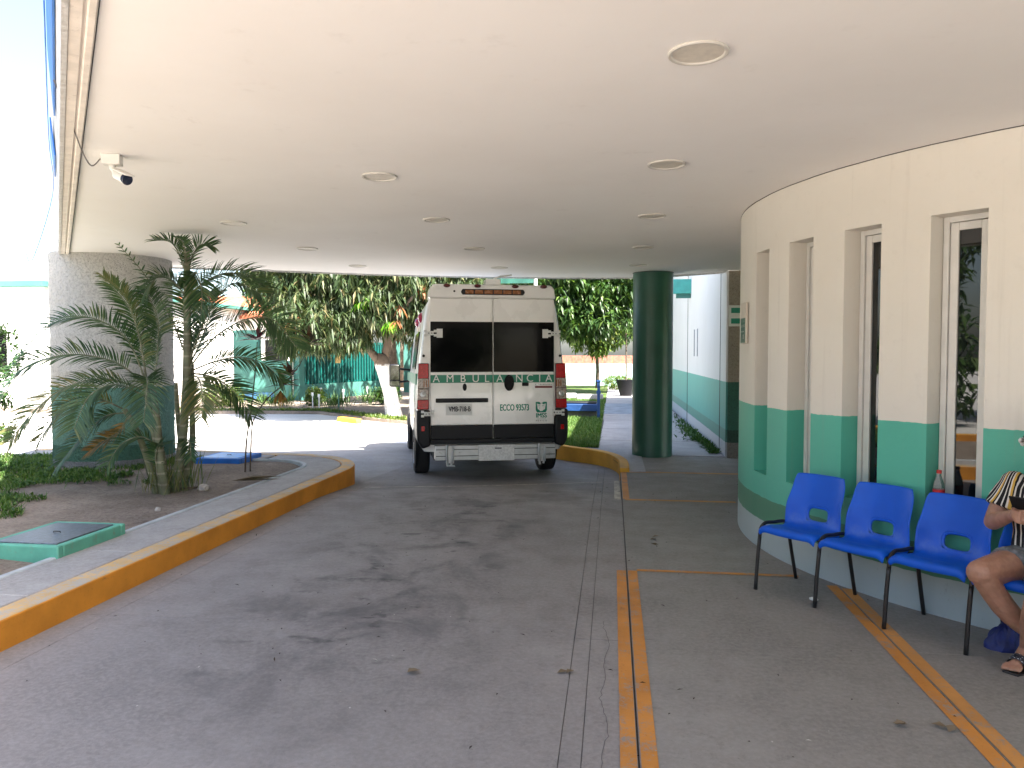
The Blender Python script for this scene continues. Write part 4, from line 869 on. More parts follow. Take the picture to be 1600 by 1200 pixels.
# topiary trees of the planter (one is seen mirrored in the window)
def topiary(label, base, tiers, n):
    t_ = thing('topiary_tree', label, 'topiary', base, 0, 'clipped tiered trees in the planter')
    MB().tube([(0, 0, -.05), (.01, .01, .6), (-.01, 0, 1.2), (0, 0, tiers[-1][0])], [.05, .04, .035, .025], 10).build('trunk', M_BARK, t_, smooth=True)
    for (z, r, h) in tiers:
        k = int(n*r*r/.16); dd = rand_dirs(k); pts = dd*np.array([r, r, h])*(.7+.3*nr.random((k, 1)))+np.array([0, 0, z])
        ob('foliage_tier', leaf_mesh('foliage_tier', *clusters(pts, 6, .055, .032, .1, 1., .015), M_SHRUB, .2, .2), t_)
topiary('clipped tiered tree at the left edge of the view', (-7.26, 8.0, .12), [(.55, .25, .10), (.95, .22, .1), (1.5, .34, .40)], 330)
topiary('clipped tiered tree in the planter mirrored in the tall window', (-5.95, 3.85, .12), [(.45, .42, .10), (.78, .40, .12), (1.1, .36, .11), (1.55, .48, .25)], 260)

# ------------------------------------------------------------------ garden bed under the mango, fence, houses
bed = [(-22, 21.2), (-12.7, 21.6), (-10.2, 21.9), (-8.9, 22.0), (-7.9, 21.2), (-7.0, 20.3), (-6.0, 19.5), (-5.0, 18.9), (-4.2, 19.6), (-4.0, 25), (-3.8, 40), (-40, 40), (-40, 21.2)]
tag(MB().prism(bed, -.4, -.15).build('garden_bed', M_SOIL), 'shaded soil bed under the mango tree', kind='structure')
ws = thing('wheel_stop', 'yellow concrete wheel stop lying on the sunlit forecourt', 'wheel stop', (-7.0, 19.45, -.24), R(-40))
MB().prism_y([(-.52, 0), (.52, 0), (.50, .10), (.46, .13), (-.46, .13), (-.50, .10)], -.09, .09).build('block', M_KERBY, ws, bevel=.015)
def bars(label, a, b, zb, zt, n, wall_h, grp=None):
    A, B = Vector(a), Vector(b); dv = (B-A); L_ = dv.length; ang = math.atan2(dv.y, dv.x)
    f = thing('bar_fence', label, 'fence', (A.x, A.y, -.2), ang)
    MB().box((0, -.09, -.1), (L_, .09, wall_h)).build('base_wall', M_GWALL, f); 
    for z in (zb+.05, zt-.08): MB().box((0, -.02, z), (L_, .02, z+.045)).build('rail', M_GFENCE, f)
    MB().box((0, .025, zb), (L_, .035, zt-.1)).build('backing_sheet', simple('fence_sheet', (.01, .085, .075), .7, var=.2, scale=2), f)
    bm_ = MB().box((-.026, -.024, zb), (.026, .024, zt)).mesh('bar', M_GFENCE)
    for i in range(n): ob('bar', bm_, f, ((i+.5)*L_/n, -.045, 0))
    for x in (0, L_): MB().box((x-.15, -.15, -.1), (x+.15, .15, zt+.05)).build('post', M_GWALL, f)
    return f
bars('dark teal bar fence behind the whitewashed tree trunk', (-11.75, 27.2), (-9.75, 33.2), .62, 2.3, 34, .64)
bars('sunlit teal bar fence between the tree trunk and the ambulance', (-9.3, 33.5), (-5.0, 34.6), .62, 2.3, 22, .64)
gw = thing('garden_wall', 'teal plastered garden wall left of the bar fence', 'wall', (-12.3, 27.0, 0))
MB().box((-1.9, -.1, -.3), (.35, .12, 1.35)).box((-1.9, -.105, 1.35), (-.9, .125, 2.5)).build('wall', M_GWALL, gw); MB().box((-1.5, -.13, -.2), (-.3, -.106, .15)).build('blue_stripe', simple('faded_blue', (.06, .2, .4), .7), gw)

hs = thing('tiled_house', 'white house with a red tiled roof behind the palm', 'house', (-19.5, 36, -.2))
MB().box((-5, 0, 0), (4.2, 7, 3.9)).build('wall', M_HOUSE, hs)
rf = MB(); 
nrow = 46
def roof(u, v): 
    x = -5.3+9.8*u; return (x, -.5+4.2*v, 3.72+1.25*v+.05*abs(math.sin(u*nrow*math.pi)))
rf.grid(roof, nrow*6, 14).build('roof', M_TILE, hs)
MB().box((-5.3, -.52, 3.55), (4.5, -.44, 3.72)).build('eave', M_TILE, hs)
for x in (-3.4, -.6, 2.2):
    w_ = MB().box((x, -.03, 1.2), (x+1.1, .02, 2.5)).build('window', M_GLASSD, hs); MB().box((x-.08, -.06, 1.1), (x+1.18, -.0, 1.19)).build('sill', M_HOUSE, w_)
pb = thing('pale_building', 'pale sunlit building with a green roof edge at far left', 'building', (-19, 22.5, -.2))
MB().box((-6, 0, 0), (.6, 14, 4.0)).build('wall', M_HOUSE, pb); MB().box((-6.3, -.5, 3.98), (.95, 14.3, 4.14)).build('roof_edge', M_GWALL, pb)
for x in (-4.6, -2.0): MB().box((x, -.02, 1.2), (x+1.2, .03, 2.6)).build('window', M_GLASSD, pb)
fw = thing('far_wall', 'low mint wall with a red brick course at the end of the lawn', 'wall', (0, 38.6, 0))
MB().box((-9, 0, -.4), (6, .2, 1.1)).build('wall', M_MINT, fw)
for i in range(30): MB().box((-9+.5*i+.012, .03, 1.102), (-9+.5*i+.488, .17, 1.52)).build('brick_panel', M_BRICK, fw)
# street sign arm over the van
sg = thing('sign_gantry', 'white post with a green and white arm behind the ambulance roof', 'sign', (-2.45, 24, -.2))
MB().tube([(0, 0, 0), (0, 0, 4.35)], .06, 10).build('post', M_WHITE2, sg); MB().box((-1.5, -.03, 4.05), (0, .03, 4.22)).build('arm', M_SD, sg); MB().box((-1.5, -.04, 4.23), (0, .04, 4.30)).build('arm_cap', M_WHITE2, sg)
# info post under the mango
ip = thing('post_sign', 'slim post with a small yellow notice in front of the bar fence', 'sign', (-8.62, 23, -.15))
MB().tube([(0, 0, 0), (0, 0, 1.95)], .022, 8).build('post', M_GWALL, ip); MB().box((-.085, -.04, 1.46), (.085, -.024, 1.86)).build('board', simple('notice_yellow', (.45, .30, .09), .6), ip)
for (x, y, h, lb) in [(-9.65, 23.4, .42, 'short white stake at the left of the flower bed'), (-10.0, 25.0, .5, 'white stake with a tag beside the flowers'), (-9.35, 23.2, .38, 'low white stake left of the grassy clump'), (-8.9, 24.2, .5, 'white stake inside the grassy clump'), (-8.55, 25.6, .55, 'white stake nearest the trunk')]:
    s_ = thing('garden_stake', lb, 'stake', (x, y, -.15), 0, 'white stakes in the garden bed'); MB().box((-.016, -.010, 0), (.016, .010, h)).build('stick', M_PLATE, s_); MB().box((-.04, -.016, h-.02), (.04, -.013, h+.08)).build('tag', M_LETW, s_)
def clump(name, label, base, n, h, spread, mat, w=.03, group=None):
    c = np.zeros((n, 3)); c[:, :2] = nr.normal(size=(n, 2))*spread*.45
    dd = rand_dirs(n)*np.array([.8, .8, .2])+np.array([0, 0, .75]); o = ob(name, leaf_mesh(name, c, dd, h*(.6+.7*nr.random(n)), w, mat, .2, .25), None, base); tag(o, label, 'plant', group)
def bush(name, label, base, r, h, n, mat, ln=.09, wd=.045, group=None):
    t_ = thing(name, label, 'bush', base, 0, group)
    dd = rand_dirs(n); pts = dd*np.array([r, r, h])*(.55+.45*nr.random((n, 1)))+np.array([0, 0, h*.95])
    ob('foliage', leaf_mesh('foliage', *clusters(pts, 7, ln, wd, .2, 1., .03), mat, .2, .3), t_)
    m = MB()
    for k in range(5): a_ = k*1.3; m.tube([(0, 0, -.05), (.25*r*math.cos(a_), .25*r*math.sin(a_), h*.6), (.6*r*math.cos(a_), .6*r*math.sin(a_), h*1.2)], [.015, .012, .006], 6)
    m.build('stems', M_BARK, t_)
clump('spiky_plant', 'broad spiky plant clump at the left of the bed', (-10.9, 23.6, -.15), 130, .75, .6, M_WEED)
clump('spiky_plant', 'tall grassy clump with white stakes', (-9.0, 23.7, -.15), 150, .7, .5, M_WEED)
clump('spiky_plant', 'slim upright clump right of the grassy clump', (-8.3, 25.0, -.15), 70, .85, .3, M_WEED)
clump('spiky_plant', 'low clump in front of the teal wall', (-12.0, 24.6, -.15), 110, .6, .6, M_WEED)
bush('garden_bush', 'pale flowering bush between the grassy clumps', (-9.9, 24.2, -.15), .35, .33, 200, M_LIGHTTREE)
bush('garden_bush', 'dark round bush at the foot of the bar fence', (-7.7, 25.2, -.15), .48, .38, 320, M_SHRUB)
bush('garden_bush', 'dark bush right of the whitewashed trunk', (-6.1, 27.5, -.15), .5, .36, 300, M_SHRUB)
bush('garden_bush', 'sunny light bush beside the garden wall', (-12.9, 23.6, -.15), .75, .4, 380, M_LIGHTTREE)
bush('garden_bush', 'light bush at the far end of the lawn', (.2, 34.3, 0), .8, .35, 260, M_LIGHTTREE)
# fringe of low green on the bed edge
n = 5200; tt = nr.random(n)*10; xs = np.interp(tt, range(11), [p[0] for p in ([(-15, 21.5)]+bed[1:10]+[(-4, 23)])]); ys_ = np.interp(tt, range(11), [p[1] for p in ([(-15, 21.5)]+bed[1:10]+[(-4, 23)])])
c = np.stack([xs+nr.normal(size=n)*.1, ys_+.12+np.abs(nr.normal(size=n))*.30, np.full(n, -.15)], 1)
o = ob('ground_cover', leaf_mesh('ground_cover', c, rand_dirs(n)*.8+np.array([0, 0, .8]), .10*(.6+nr.random(n)), .035, M_LIGHTTREE, .2, .4)); tag(o, 'low green ground cover along the bed edge', 'ground cover', kind='stuff')

# blue handrail and trolley bed by the walk
bp_ = thing('blue_post', 'blue painted post at the edge of the walkway', 'post', (-.34, 18.6, 0))
MB().box((-.035, -.035, -.05), (.035, .035, .92)).build('post', M_BLUED, bp_, bevel=.006); MB().box((-.05, -.05, .921), (.05, .05, .96)).build('cap', M_BLUED, bp_); MB().box((-.05, -.045, .62), (.05, .045, .70)).build('collar', M_BLUED, bp_)
bb = thing('blue_bench', 'low blue slab bench over a dark block for its shade beside the walkway', 'bench', (-.98, 19.2, 0))
MB().prism_y([(-.62, .30), (-.42, .17), (.6, .17), (.6, .34), (-.62, .34)], -.3, .4).build('seat', M_BLUED, bb, bevel=.01); MB().box((-.38, -.2, -.05), (.58, .3, .168)).build('base', M_GROUT, bb); MB().box((-.5, -.1, .342), (.58, .42, .385)).build('shade_slab', M_BLACKP, bb, bevel=.02)  # dark block and top slab stand in for shade under and behind the seat
pt = thing('plant_pot', 'dark pot with a thin tall stem behind the green column', 'plant pot', (.50, 29.0, .0))
MB().lathe([(.22, 0), (.34, .45), (.37, .62), (.33, .62), (.3, .5), (0, .48)], 24).build('pot', M_BLACKP, pt, angle=40); MB().tube([(0, 0, .45), (.01, 0, 1.4), (-.01, 0, 2.4)], .03, 8).build('stem', M_BARK, pt)
ob('leaves', leaf_mesh('leaves', *clusters(rand_dirs(60)*.4+np.array([0, 0, 2.5]), 6, .2, .06, .4, 1, .05), M_TREE, .2, .3), pt)
for (x, y, lb) in [(-1.7, 27.0, 'grey concrete block on the lawn, left one'), (-.75, 26.4, 'grey concrete block on the lawn, nearer the walkway')]:
    k = thing('kerb_block', lb, 'block', (x, y, 0), R(4)); MB().box((-.5, -.15, -.02), (.42, .15, .20)).build('block', M_WALK, k, bevel=.03)

# ------------------------------------------------------------------ grass
def grass(name, label, fn, n, h, w, mat):
    P_ = []
    while sum(map(len, P_)) < n:
        q = fn(4000); P_.append(q)
    c = np.concatenate(P_)[:n]; k = len(c); dd = rand_dirs(k)*np.array([.7, .7, .3])+np.array([0, 0, .9])
    o = ob(name, leaf_mesh(name, c, dd, h*(.5+nr.random(k)), w, mat, .15, .3)); tag(o, label, 'grass', kind='stuff'); return o
def in_poly(p, poly):
    x, y = p[:, 0], p[:, 1]; r_ = np.zeros(len(p), bool); j = len(poly)-1
    for i in range(len(poly)):
        xi, yi = poly[i]; xj, yj = poly[j]; cnd = ((yi > y) != (yj > y)) & (x < (xj-xi)*(y-yi)/(yj-yi+1e-12)+xi); r_ ^= cnd; j = i
    return r_
def lawn_fn(k):
    q = np.stack([-3.4+3.2*nr.random(k), 12.8+14*nr.random(k)**1.5, np.zeros(k)], 1); return q[in_poly(q, lawn_poly)]
grass('lawn_grass', 'mown bright green grass right of the ambulance', lawn_fn, 26000, .085, .014, M_GRASS)
def planter_fn(k):
    q = np.stack([-9.3+5.6*nr.random(k), 3.0+7.4*nr.random(k), np.zeros(k)], 1); q = q[in_poly(q, poly)]
    nv = np.array([mnoise.noise(Vector((p[0]*.9, p[1]*.9, 5)))+.45*mnoise.noise(Vector((p[0]*3, p[1]*3, 9))) for p in q])
    # thick on the far left, thin towards the palm and kerb
    edge_ = (-5.55 - q[:, 0]) + .16*np.maximum(0, 6.5-q[:, 1])
    near = ((q[:, 1] < 4.75) & (q[:, 0] < -3.95)) | ((q[:, 1] > 9.85) & (q[:, 0] < -4.4))
    keep = (edge_*.75+nv > .12) | (near & (nv > -.05)) 
    q = q[keep & ~((np.hypot(q[:, 0]+6.68, q[:, 1]-9.41) < .76))]
    inb = (q[:, 0] > -4.46) & (q[:, 0] < -3.82) & (q[:, 1] > 4.74) & (q[:, 1] < 5.52); q = q[~inb]
    inb = (q[:, 0] > -5.5) & (q[:, 0] < -4.82) & (q[:, 1] > 9.26) & (q[:, 1] < 9.94); q = q[~inb]
    for p in q: p[2] = soil_z(p[0], p[1])-.005
    return q
grass('planter_grass', 'uneven green grass and weeds in the left planter', planter_fn, 30000, .085, .012, M_GRASS)
q = planter_fn(9000); o = ob('planter_weeds', leaf_mesh('planter_weeds', np.repeat(q[:1500], 6, 0)+np.array([0, 0, .03]), rand_dirs(len(q[:1500])*6)+np.array([0, 0, .5]), .06, .032, M_WEED, .2, .4)); tag(o, 'small broad-leaved weeds among the planter grass', 'weeds', kind='stuff')
# weeds along the white wall
n = 900; yy = 12.3+np.abs(nr.normal(size=n))*2.6; yy = yy[yy < 24]; c = np.stack([1.68-np.abs(nr.normal(size=len(yy)))*.06*(1+(yy > 14)*1.2), yy, np.full(len(yy), .0)], 1)
o = ob('wall_weeds', leaf_mesh('wall_weeds', c, rand_dirs(len(c))*.8+np.array([-.2, 0, .8]), .12*(.5+nr.random(len(c))), .04, M_WEED, .2, .4)); tag(o, 'weeds growing at the foot of the white wall', 'weeds', kind='stuff')

# ------------------------------------------------------------------ areca palm
def px2(px, py, dy=0.):   # design sketch of the palm: 147 px per metre at its distance, centred on the clump foot
    return Vector(((px-265)/147., dy, (772-py)/147.))
palm = thing('areca_palm', 'clumping areca palm with arching fronds in the left planter', 'palm', (-4.66, 7.42, .12), R(7.6))
stems = [([(272, 772), (285, 700), (293, 620), (297, 520), (298, 430), (298, 392)], .045, .0), ([(250, 772), (240, 720), (222, 670), (205, 640)], .035, -.10), ([(262, 774), (258, 700), (246, 630), (240, 590)], .04, -.15), ([(280, 770), (290, 700), (291, 640), (292, 570)], .033, .18), ([(256, 772), (250, 720), (238, 660), (232, 590)], .033, .08), ([(268, 776), (266, 720), (262, 660), (256, 605)], .04, -.2), ([(286, 774), (276, 720), (270, 650), (268, 600)], .03, .15)]
for pts, r_, dy in stems:
    P_ = spline([px2(a, b, dy*(1 if i else .6)) for i, (a, b) in enumerate(pts)], 14); P_[0].z -= .05
    MB().tube(P_, [r_*(1.15-.45*k/14) for k in range(15)], 10).build('stem', M_STEM, palm, smooth=True)
def frond(pts, dy0, dy1, ln=.34, mat=None, nl=46, bare=.16, wd=.0150, droop=.5, up=.40):
    n = len(pts); C3 = [px2(a, b, dy0+(dy1-dy0)*(i/(n-1))) for i, (a, b) in enumerate(pts)]
    ch_ = C3[-1]-C3[0]; roll = R(rng.uniform(26, 50))*abs(ch_.x)/max(.05, math.hypot(ch_.x, ch_.y))
    cv = spline(C3, 40); m = MB(); m.tube(cv, [.009*(1-.8*k/40)+.001 for k in range(41)], 5)
    m.mi = 1
    for i in range(nl):
        s_ = bare+(1-bare)*(i+.3)/nl; k = s_*40; j = min(int(k), 39); p = cv[j].lerp(cv[j+1], k-j); tg = (cv[j+1]-cv[j]).normalized()
        sdv = tg.cross(Vector((0, 0, 1)))
        if sdv.length < .15: sdv = tg.cross(Vector((0, 1, .2)))
        sdv.normalize(); nv = sdv.cross(tg).normalized()
        if nv.z < 0: sdv = -sdv; nv = -nv
        rs = roll if sdv.y > 0 else -roll
        sdv, nv = sdv*math.cos(rs)+nv*math.sin(rs), nv*math.cos(rs)-sdv*math.sin(rs)
        L_ = ln*(.45+.55*math.sin(math.pi*min(1, .12+.83*(s_-bare)/(1-bare))))*(.88+.24*rng.random())
        for sg in (-1, 1):
            dv = (tg*(.55+.25*s_)+sdv*sg*(.85)+nv*up*(.6+.8*rng.random())+Vector((rng.gauss(0, .06), rng.gauss(0, .06), rng.gauss(0, .06)))).normalized()
            wv_ = dv.cross(nv).normalized(); w = wd*(.8+.4*rng.random()); q = []
            for h in range(5):
                f_ = h/4; c = p+dv*L_*f_+Vector((0, 0, -1))*droop*L_*f_*f_*(.8+.0*rng.random()); ww = w*(.35, 1, .95, .6, .02)[h]/2
                q += [c+wv_*ww, c-wv_*ww]
            m.add(q, [(2*h, 2*h+1, 2*h+3, 2*h+2) for h in range(4)])
    m.build('frond', [M_STEM, mat or M_PALM], palm)
F_ = [
 ([(298, 440), (290, 405), (278, 384), (256, 381)], 0, -.1, .22, M_PALM, 22), ([(298, 440), (304, 405), (316, 385), (332, 386)], 0, .1, .22, M_PALM, 22), ([(298, 440), (300, 400), (300, 384), (296, 380)], 0, -.2, .14, M_PALM, 14),
 ([(298, 470), (318, 445), (350, 428), (388, 432), (408, 448)], .0, .25, .34, M_PALM, 44), ([(298, 470), (282, 445), (262, 438), (246, 462)], 0, -.2, .3, M_PALM, 34), ([(298, 470), (308, 440), (322, 432), (334, 462), (336, 500)], 0, -.3, .3, M_PALM, 34),
 ([(298, 570), (318, 520), (345, 470), (378, 446), (415, 462)], .0, -.1, .36, M_PALM, 46), ([(300, 575), (340, 530), (390, 502), (435, 502), (472, 545)], .0, -.15, .38, M_PALM, 52), ([(298, 580), (335, 565), (370, 560), (405, 572), (430, 600)], .1, .3, .28, M_PALM, 40), ([(298, 585), (330, 592), (360, 615), (385, 655)], .1, .2, .30, M_PALM, 36), ([(298, 590), (318, 590), (330, 612), (335, 650)], 0, -.3, .30, M_PALMF, 36), ([(298, 575), (310, 535), (318, 490), (312, 455)], 0, .35, .34, M_PALM, 42),
 ([(292, 575), (285, 520), (272, 470), (250, 440)], .18, .5, .34, M_PALM, 40), ([(292, 580), (262, 500), (220, 430), (176, 380)], .15, .2, .10, M_PALM, 14),
 ([(240, 590), (215, 530), (165, 500), (110, 512), (62, 568)], -.15, -.3, .36, M_PALM, 54), ([(240, 600), (200, 566), (135, 556), (75, 582), (33, 662)], -.15, -.5, .36, M_PALM, 56), ([(240, 610), (190, 592), (140, 604), (100, 640), (75, 682)], -.15, -.6, .34, M_PALMF, 50), ([(232, 600), (222, 540), (204, 485), (170, 445)], .0, .1, .30, M_PALM, 44), ([(240, 595), (236, 530), (222, 470), (196, 440)], -.1, -.35, .30, M_PALMF, 44), ([(256, 605), (262, 550), (260, 500), (240, 455)], -.2, -.1, .28, M_PALM, 40),
 ([(205, 640), (170, 622), (135, 632), (106, 680)], -.1, -.45, .28, M_PALMF, 40), ([(205, 645), (180, 650), (150, 680), (120, 720)], -.1, -.3, .26, M_PALM, 34), ([(246, 620), (215, 600), (190, 615), (182, 660)], -.2, -.75, .32, M_PALM, 42), ([(256, 620), (262, 590), (276, 600), (284, 650)], -.2, -.8, .32, M_PALM, 42), ([(210, 650), (200, 672), (180, 686), (158, 702)], -.1, -.2, .2, M_PALMY, 26),
 ([(262, 700), (240, 680), (215, 690), (200, 720)], -.15, -.4, .2, M_PALM, 26), ([(272, 720), (290, 690), (305, 690), (312, 715)], .05, -.2, .16, M_PALM, 22), ([(262, 740), (262, 710), (270, 690), (282, 690)], -.2, -.35, .16, M_PALM, 20)]
for pts, a_, b_, ln, mt, nl in F_: frond(pts, a_, b_, ln*1.02, mt, int(nl*1.4), droop=.38 if ln > .25 else .25)
# basal shoots
c = np.zeros((150, 3)); c[:, :2] = nr.normal(size=(150, 2))*.13; 
ob('basal_shoots', leaf_mesh('basal_shoots', c, rand_dirs(150)*np.array([.5, .5, .1])+np.array([0, 0, 1]), .45*(.4+nr.random(150)), .014, M_PALMF, .2, .15), palm)

# cordyline
cor = thing('cordyline_plant', 'thin-stemmed cordyline with dark red leaf rosettes right of the palm', 'plant', (-4.49, 8.78, .12), R(7.6))
k126 = 126.
def pxc(px, py, dy=0): return Vector(((px-385)/k126, dy, (740-py)/k126))
MB().tube(spline([pxc(383, 745), pxc(386, 690), pxc(394, 640), pxc(400, 590), pxc(405, 535)], 16), [.012*(1-.5*k/16) for k in range(17)], 8).build('stem', M_BARK, cor, smooth=True)
MB().tube(spline([pxc(389, 742, .05), pxc(392, 690, .03), pxc(398, 655), pxc(420, 622), pxc(446, 600), pxc(470, 570), pxc(484, 542)], 18), [.010*(1-.5*k/18) for k in range(19)], 8).build('stem', M_BARK, cor, smooth=True)
for (px_, py_, mt, n, ln) in [(405, 532, M_CORD, 20, .30), (485, 540, M_CORDD, 20, .32), (446, 602, M_CORDD, 18, .28), (455, 588, M_CORDD, 12, .26)]:
    c = np.tile(np.array(pxc(px_, py_)), (n, 1)); dd = rand_dirs(n); dd[:, 2] = np.abs(dd[:, 2])*.8+.05
    ob('leaf_rosette', leaf_mesh('leaf_rosette', c, dd, ln*(.7+.5*nr.random(n)), .06, mt, .15, .35), cor)
n = 14; c = np.tile(np.array(pxc(440, 610)), (n, 1)); dd = rand_dirs(n)*.6+np.array([0, 0, -.9]); ob('dead_leaves', leaf_mesh('dead_leaves', c, dd, .2, .03, M_PALMY, .15, .2), cor)
# debris in the bed
def rock(label, loc, r_):
    bm = bmesh.new(); bmesh.ops.create_icosphere(bm, subdivisions=2, radius=r_)
    for v in bm.verts: v.co *= 1+.35*mnoise.noise(v.co*(1.4/r_)+Vector(loc)); v.co.z *= .75
    me = bpy.data.meshes.new('stone'); bm.to_mesh(me); bm.free(); me.materials.append(M_STONE); o = ob('stone', me, None, loc); tag(o, label, 'stone')
rock('pale stone lying right of the palm foot', (-4.35, 7.55, .16), .06)
rock('small stone at the edge of the planter soil', (-4.2, 6.5, .15), .03)
tag(MB().tube(spline([(-4.75, 7.35, .17), (-4.55, 7.5, .16), (-4.38, 7.66, .16)], 6), .012, 6).build('stick', M_BARK), 'dark stick beside the pale stone', 'stick')
o = ob('fallen_sheath', leaf_mesh('fallen_sheath', np.array([(-4.2, 7.85, .19), (-4.18, 7.9, .18)]), np.array([(.9, .45, .05), (.95, .3, .02)]), [.55, .5], [.10, .07], M_DRY, .3, .0)); tag(o, 'long dry palm sheath lying on the soil', 'dead leaf')

# ------------------------------------------------------------------ leaf litter on the concrete
lit = [(-1.02, 3.62, 'dry curled leaf at the middle of the lower drive'), (-.19, 3.75, 'pale flat leaf on the double joint'), (.37, 6.35, 'pale dry leaf on the pavement near the joint'), (.36, 6.58, 'dark dry leaf behind the pale one on the pavement'), (1.42, 3.37, 'larger pale leaf piece near the right orange stripe'), (1.28, 3.38, 'small leaf piece left of its larger neighbour')]
for i, (x, y, lb) in enumerate(lit):
    nl_ = 2; c = np.array([(0, 0, .010)]*nl_)+nr.normal(size=(nl_, 3))*np.array([.012, .012, .003]); dd = np.stack([nr.normal(size=nl_), nr.normal(size=nl_), np.full(nl_, .12)], 1)
    o = ob('dry_leaf', leaf_mesh('dry_leaf', c, dd, .065, .042, M_DRY, .18, .05), None, (x, y, 0)); tag(o, lb, 'dead leaf', 'dry leaves on the concrete')
n = 190; xs = np.where(nr.random(n) < .75, -3.1+3.3*nr.random(n), .2+1.6*nr.random(n)); yy = 2.6+7*nr.random(n)**1.2
c = np.stack([xs, yy, np.full(n, .004)], 1); dd = np.stack([nr.normal(size=n), nr.normal(size=n), .15*np.ones(n)], 1)
o = ob('leaf_crumbs', leaf_mesh('leaf_crumbs', c, dd, .012+.03*nr.random(n)**3, .010, leaf_mat('crumb', [(0, (.03, .022, .018)), (.7, (.06, .045, .035)), (.8, (.35, .32, .28)), (1, (.5, .48, .45))], .8, 0, .2), .3, 0)); tag(o, 'crumbs of dry leaves and litter on the concrete', 'litter', kind='stuff')
tag(MB().lathe([(0, .002), (.025, .004), (.03, .012), (.015, .02), (0, .022)], 9).build('litter_scrap', M_LETW, None, (1.30, 5.06, 0), (0, .1, .4)), 'white scrap of paper under the second chair', 'litter')
# ------------------------------------------------------------------ seated person
pc = CH0 + ROW*.451*3 + ROW*.255 + BACK*.21
per = thing('person', 'seated person in striped blouse and denim shorts holding a phone', 'person', (pc.x, pc.y, 0), CA)
t = NT('skin'); k = t.noise(30, 4); t.col(t.mix(t.ramp(k, .3, .7), (.30, .155, .10), (.38, .20, .135))); t.set(Roughness=.5, Subsurface_Weight=.12, Subsurface_Scale=.01); t.bump(t.noise(180, 3), .1, .002); M_SKIN = t.m
t = NT('striped_fabric'); oc = t.objco(); sx = t.n('ShaderNodeSeparateXYZ'); t.l(oc, sx.inputs[0])
ax = t.math('ABSOLUTE', sx.outputs[0]); co = t.math('ADD', ax, t.math('MULTIPLY', t.ramp(ax, .12, .26), t.math('MULTIPLY', t.math('SUBTRACT', sx.outputs[2], .8), .9)))
co = t.math('ADD', co, t.math('MULTIPLY', t.math('SUBTRACT', t.noise(8, 2, vec=oc), .5), .012))
fr_ = t.math('FRACT', t.math('DIVIDE', co, .088)); cr = t.n('ShaderNodeValToRGB'); cr.color_ramp.interpolation = 'CONSTANT'; e_ = cr.color_ramp.elements
e_[0].position = 0; e_[0].color = (.012, .012, .014, 1); e_[1].position = .26; e_[1].color = (.62, .6, .56, 1)
for p_, c_ in ((.38, (.012, .012, .014, 1)), (.50, (.55, .34, .07, 1)), (.66, (.62, .6, .56, 1)), (.76, (.012, .012, .014, 1)), (.92, (.62, .6, .56, 1))):
    q_ = e_.new(p_); q_.color = c_
t.l(fr_, cr.inputs[0]); t.col(cr.outputs[0]); t.set(Roughness=.85, Specular_IOR_Level=.2); t.bump(t.math('ADD', t.noise(14, 4, vec=oc), t.math('MULTIPLY', t.noise(400, 2, vec=oc), .05)), .5, .02); M_SHIRT = t.m
M_DENIM = simple('denim', (.13, .14, .15), .9, var=.4, scale=40, bump=.5, bscale=200)
M_HAIR = simple('dark_hair', (.022, .014, .011), .5, var=.3, scale=60, bump=1., bscale=120)
def blob(m, c, r_, sc=(1, 1, 1), n=14):
    c = Vector(c)
    m.grid(lambda u, v: c+Vector((r_*sc[0]*math.sin(math.pi*v)*math.cos(6.28318*u), r_*sc[1]*math.sin(math.pi*v)*math.sin(6.28318*u), r_*sc[2]*math.cos(math.pi*v))), n, n//2)
def limb(m, pts, rad, n=14, steps=10):
    P_ = spline(pts, steps); rr = [np.interp(k/steps*(len(rad)-1), range(len(rad)), rad) for k in range(steps+1)]
    m.tube(P_, rr, n)
    blob(m, P_[0], rr[0]); blob(m, P_[-1], rr[-1])
def loft(m, secs, n=24):
    vs_ = []
    for (cx, cy_, cz, rx, ry) in secs:
        for k in range(n): a_ = 6.28318*k/n; vs_.append((cx+rx*math.copysign(abs(math.cos(a_))**.85, math.cos(a_)), cy_+ry*math.copysign(abs(math.sin(a_))**.85, math.sin(a_)), cz))
    fs = [(i*n+k, i*n+(k+1) % n, (i+1)*n+(k+1) % n, (i+1)*n+k) for i in range(len(secs)-1) for k in range(n)]
    fs += [tuple(range(n-1, -1, -1)), tuple((len(secs)-1)*n+k for k in range(n))]; m.add(vs_, fs)
def fused(m, name, mat, vox, it, disp=None):
    o = m.build(name, mat, per, smooth=True); r_ = o.modifiers.new('r', 'REMESH'); r_.mode = 'VOXEL'; r_.voxel_size = vox; r_.use_smooth_shade = True
    s_ = o.modifiers.new('s', 'SMOOTH'); s_.factor = .6; s_.iterations = it; return o
torso = [(0, .09, .43, .13, .11), (0, .09, .47, .165, .13), (0, .085, .56, .155, .12), (0, .075, .66, .14, .105), (0, .06, .76, .15, .11), (0, .05, .84, .155, .11), (0, .05, .90, .145, .085), (0, .045, .94, .10, .06)]
SHR, ELR, WRR = (-.160, .055, .905), (-.225, -.03, .695), (-.055, -.215, .785)
SHL, ELL, WRL = (.160, .055, .905), (.235, -.03, .70), (.075, -.215, .775)
KNR, KNL = (-.150, -.320, .485), (.14, -.36, .49)
ANR, ANL = (.085, -.07, .10), (-.005, -.13, .095)
b = MB(); loft(b, torso)
limb(b, [(0, .045, .91), (0, .02, .98), (0, .0, 1.04)], [.06, .05, .052], steps=5)
blob(b, (0, -.01, 1.135), .088, (.9, 1.05, 1.22), 24); blob(b, (0, -.05, 1.075), .055, (.95, .9, .9), 18)
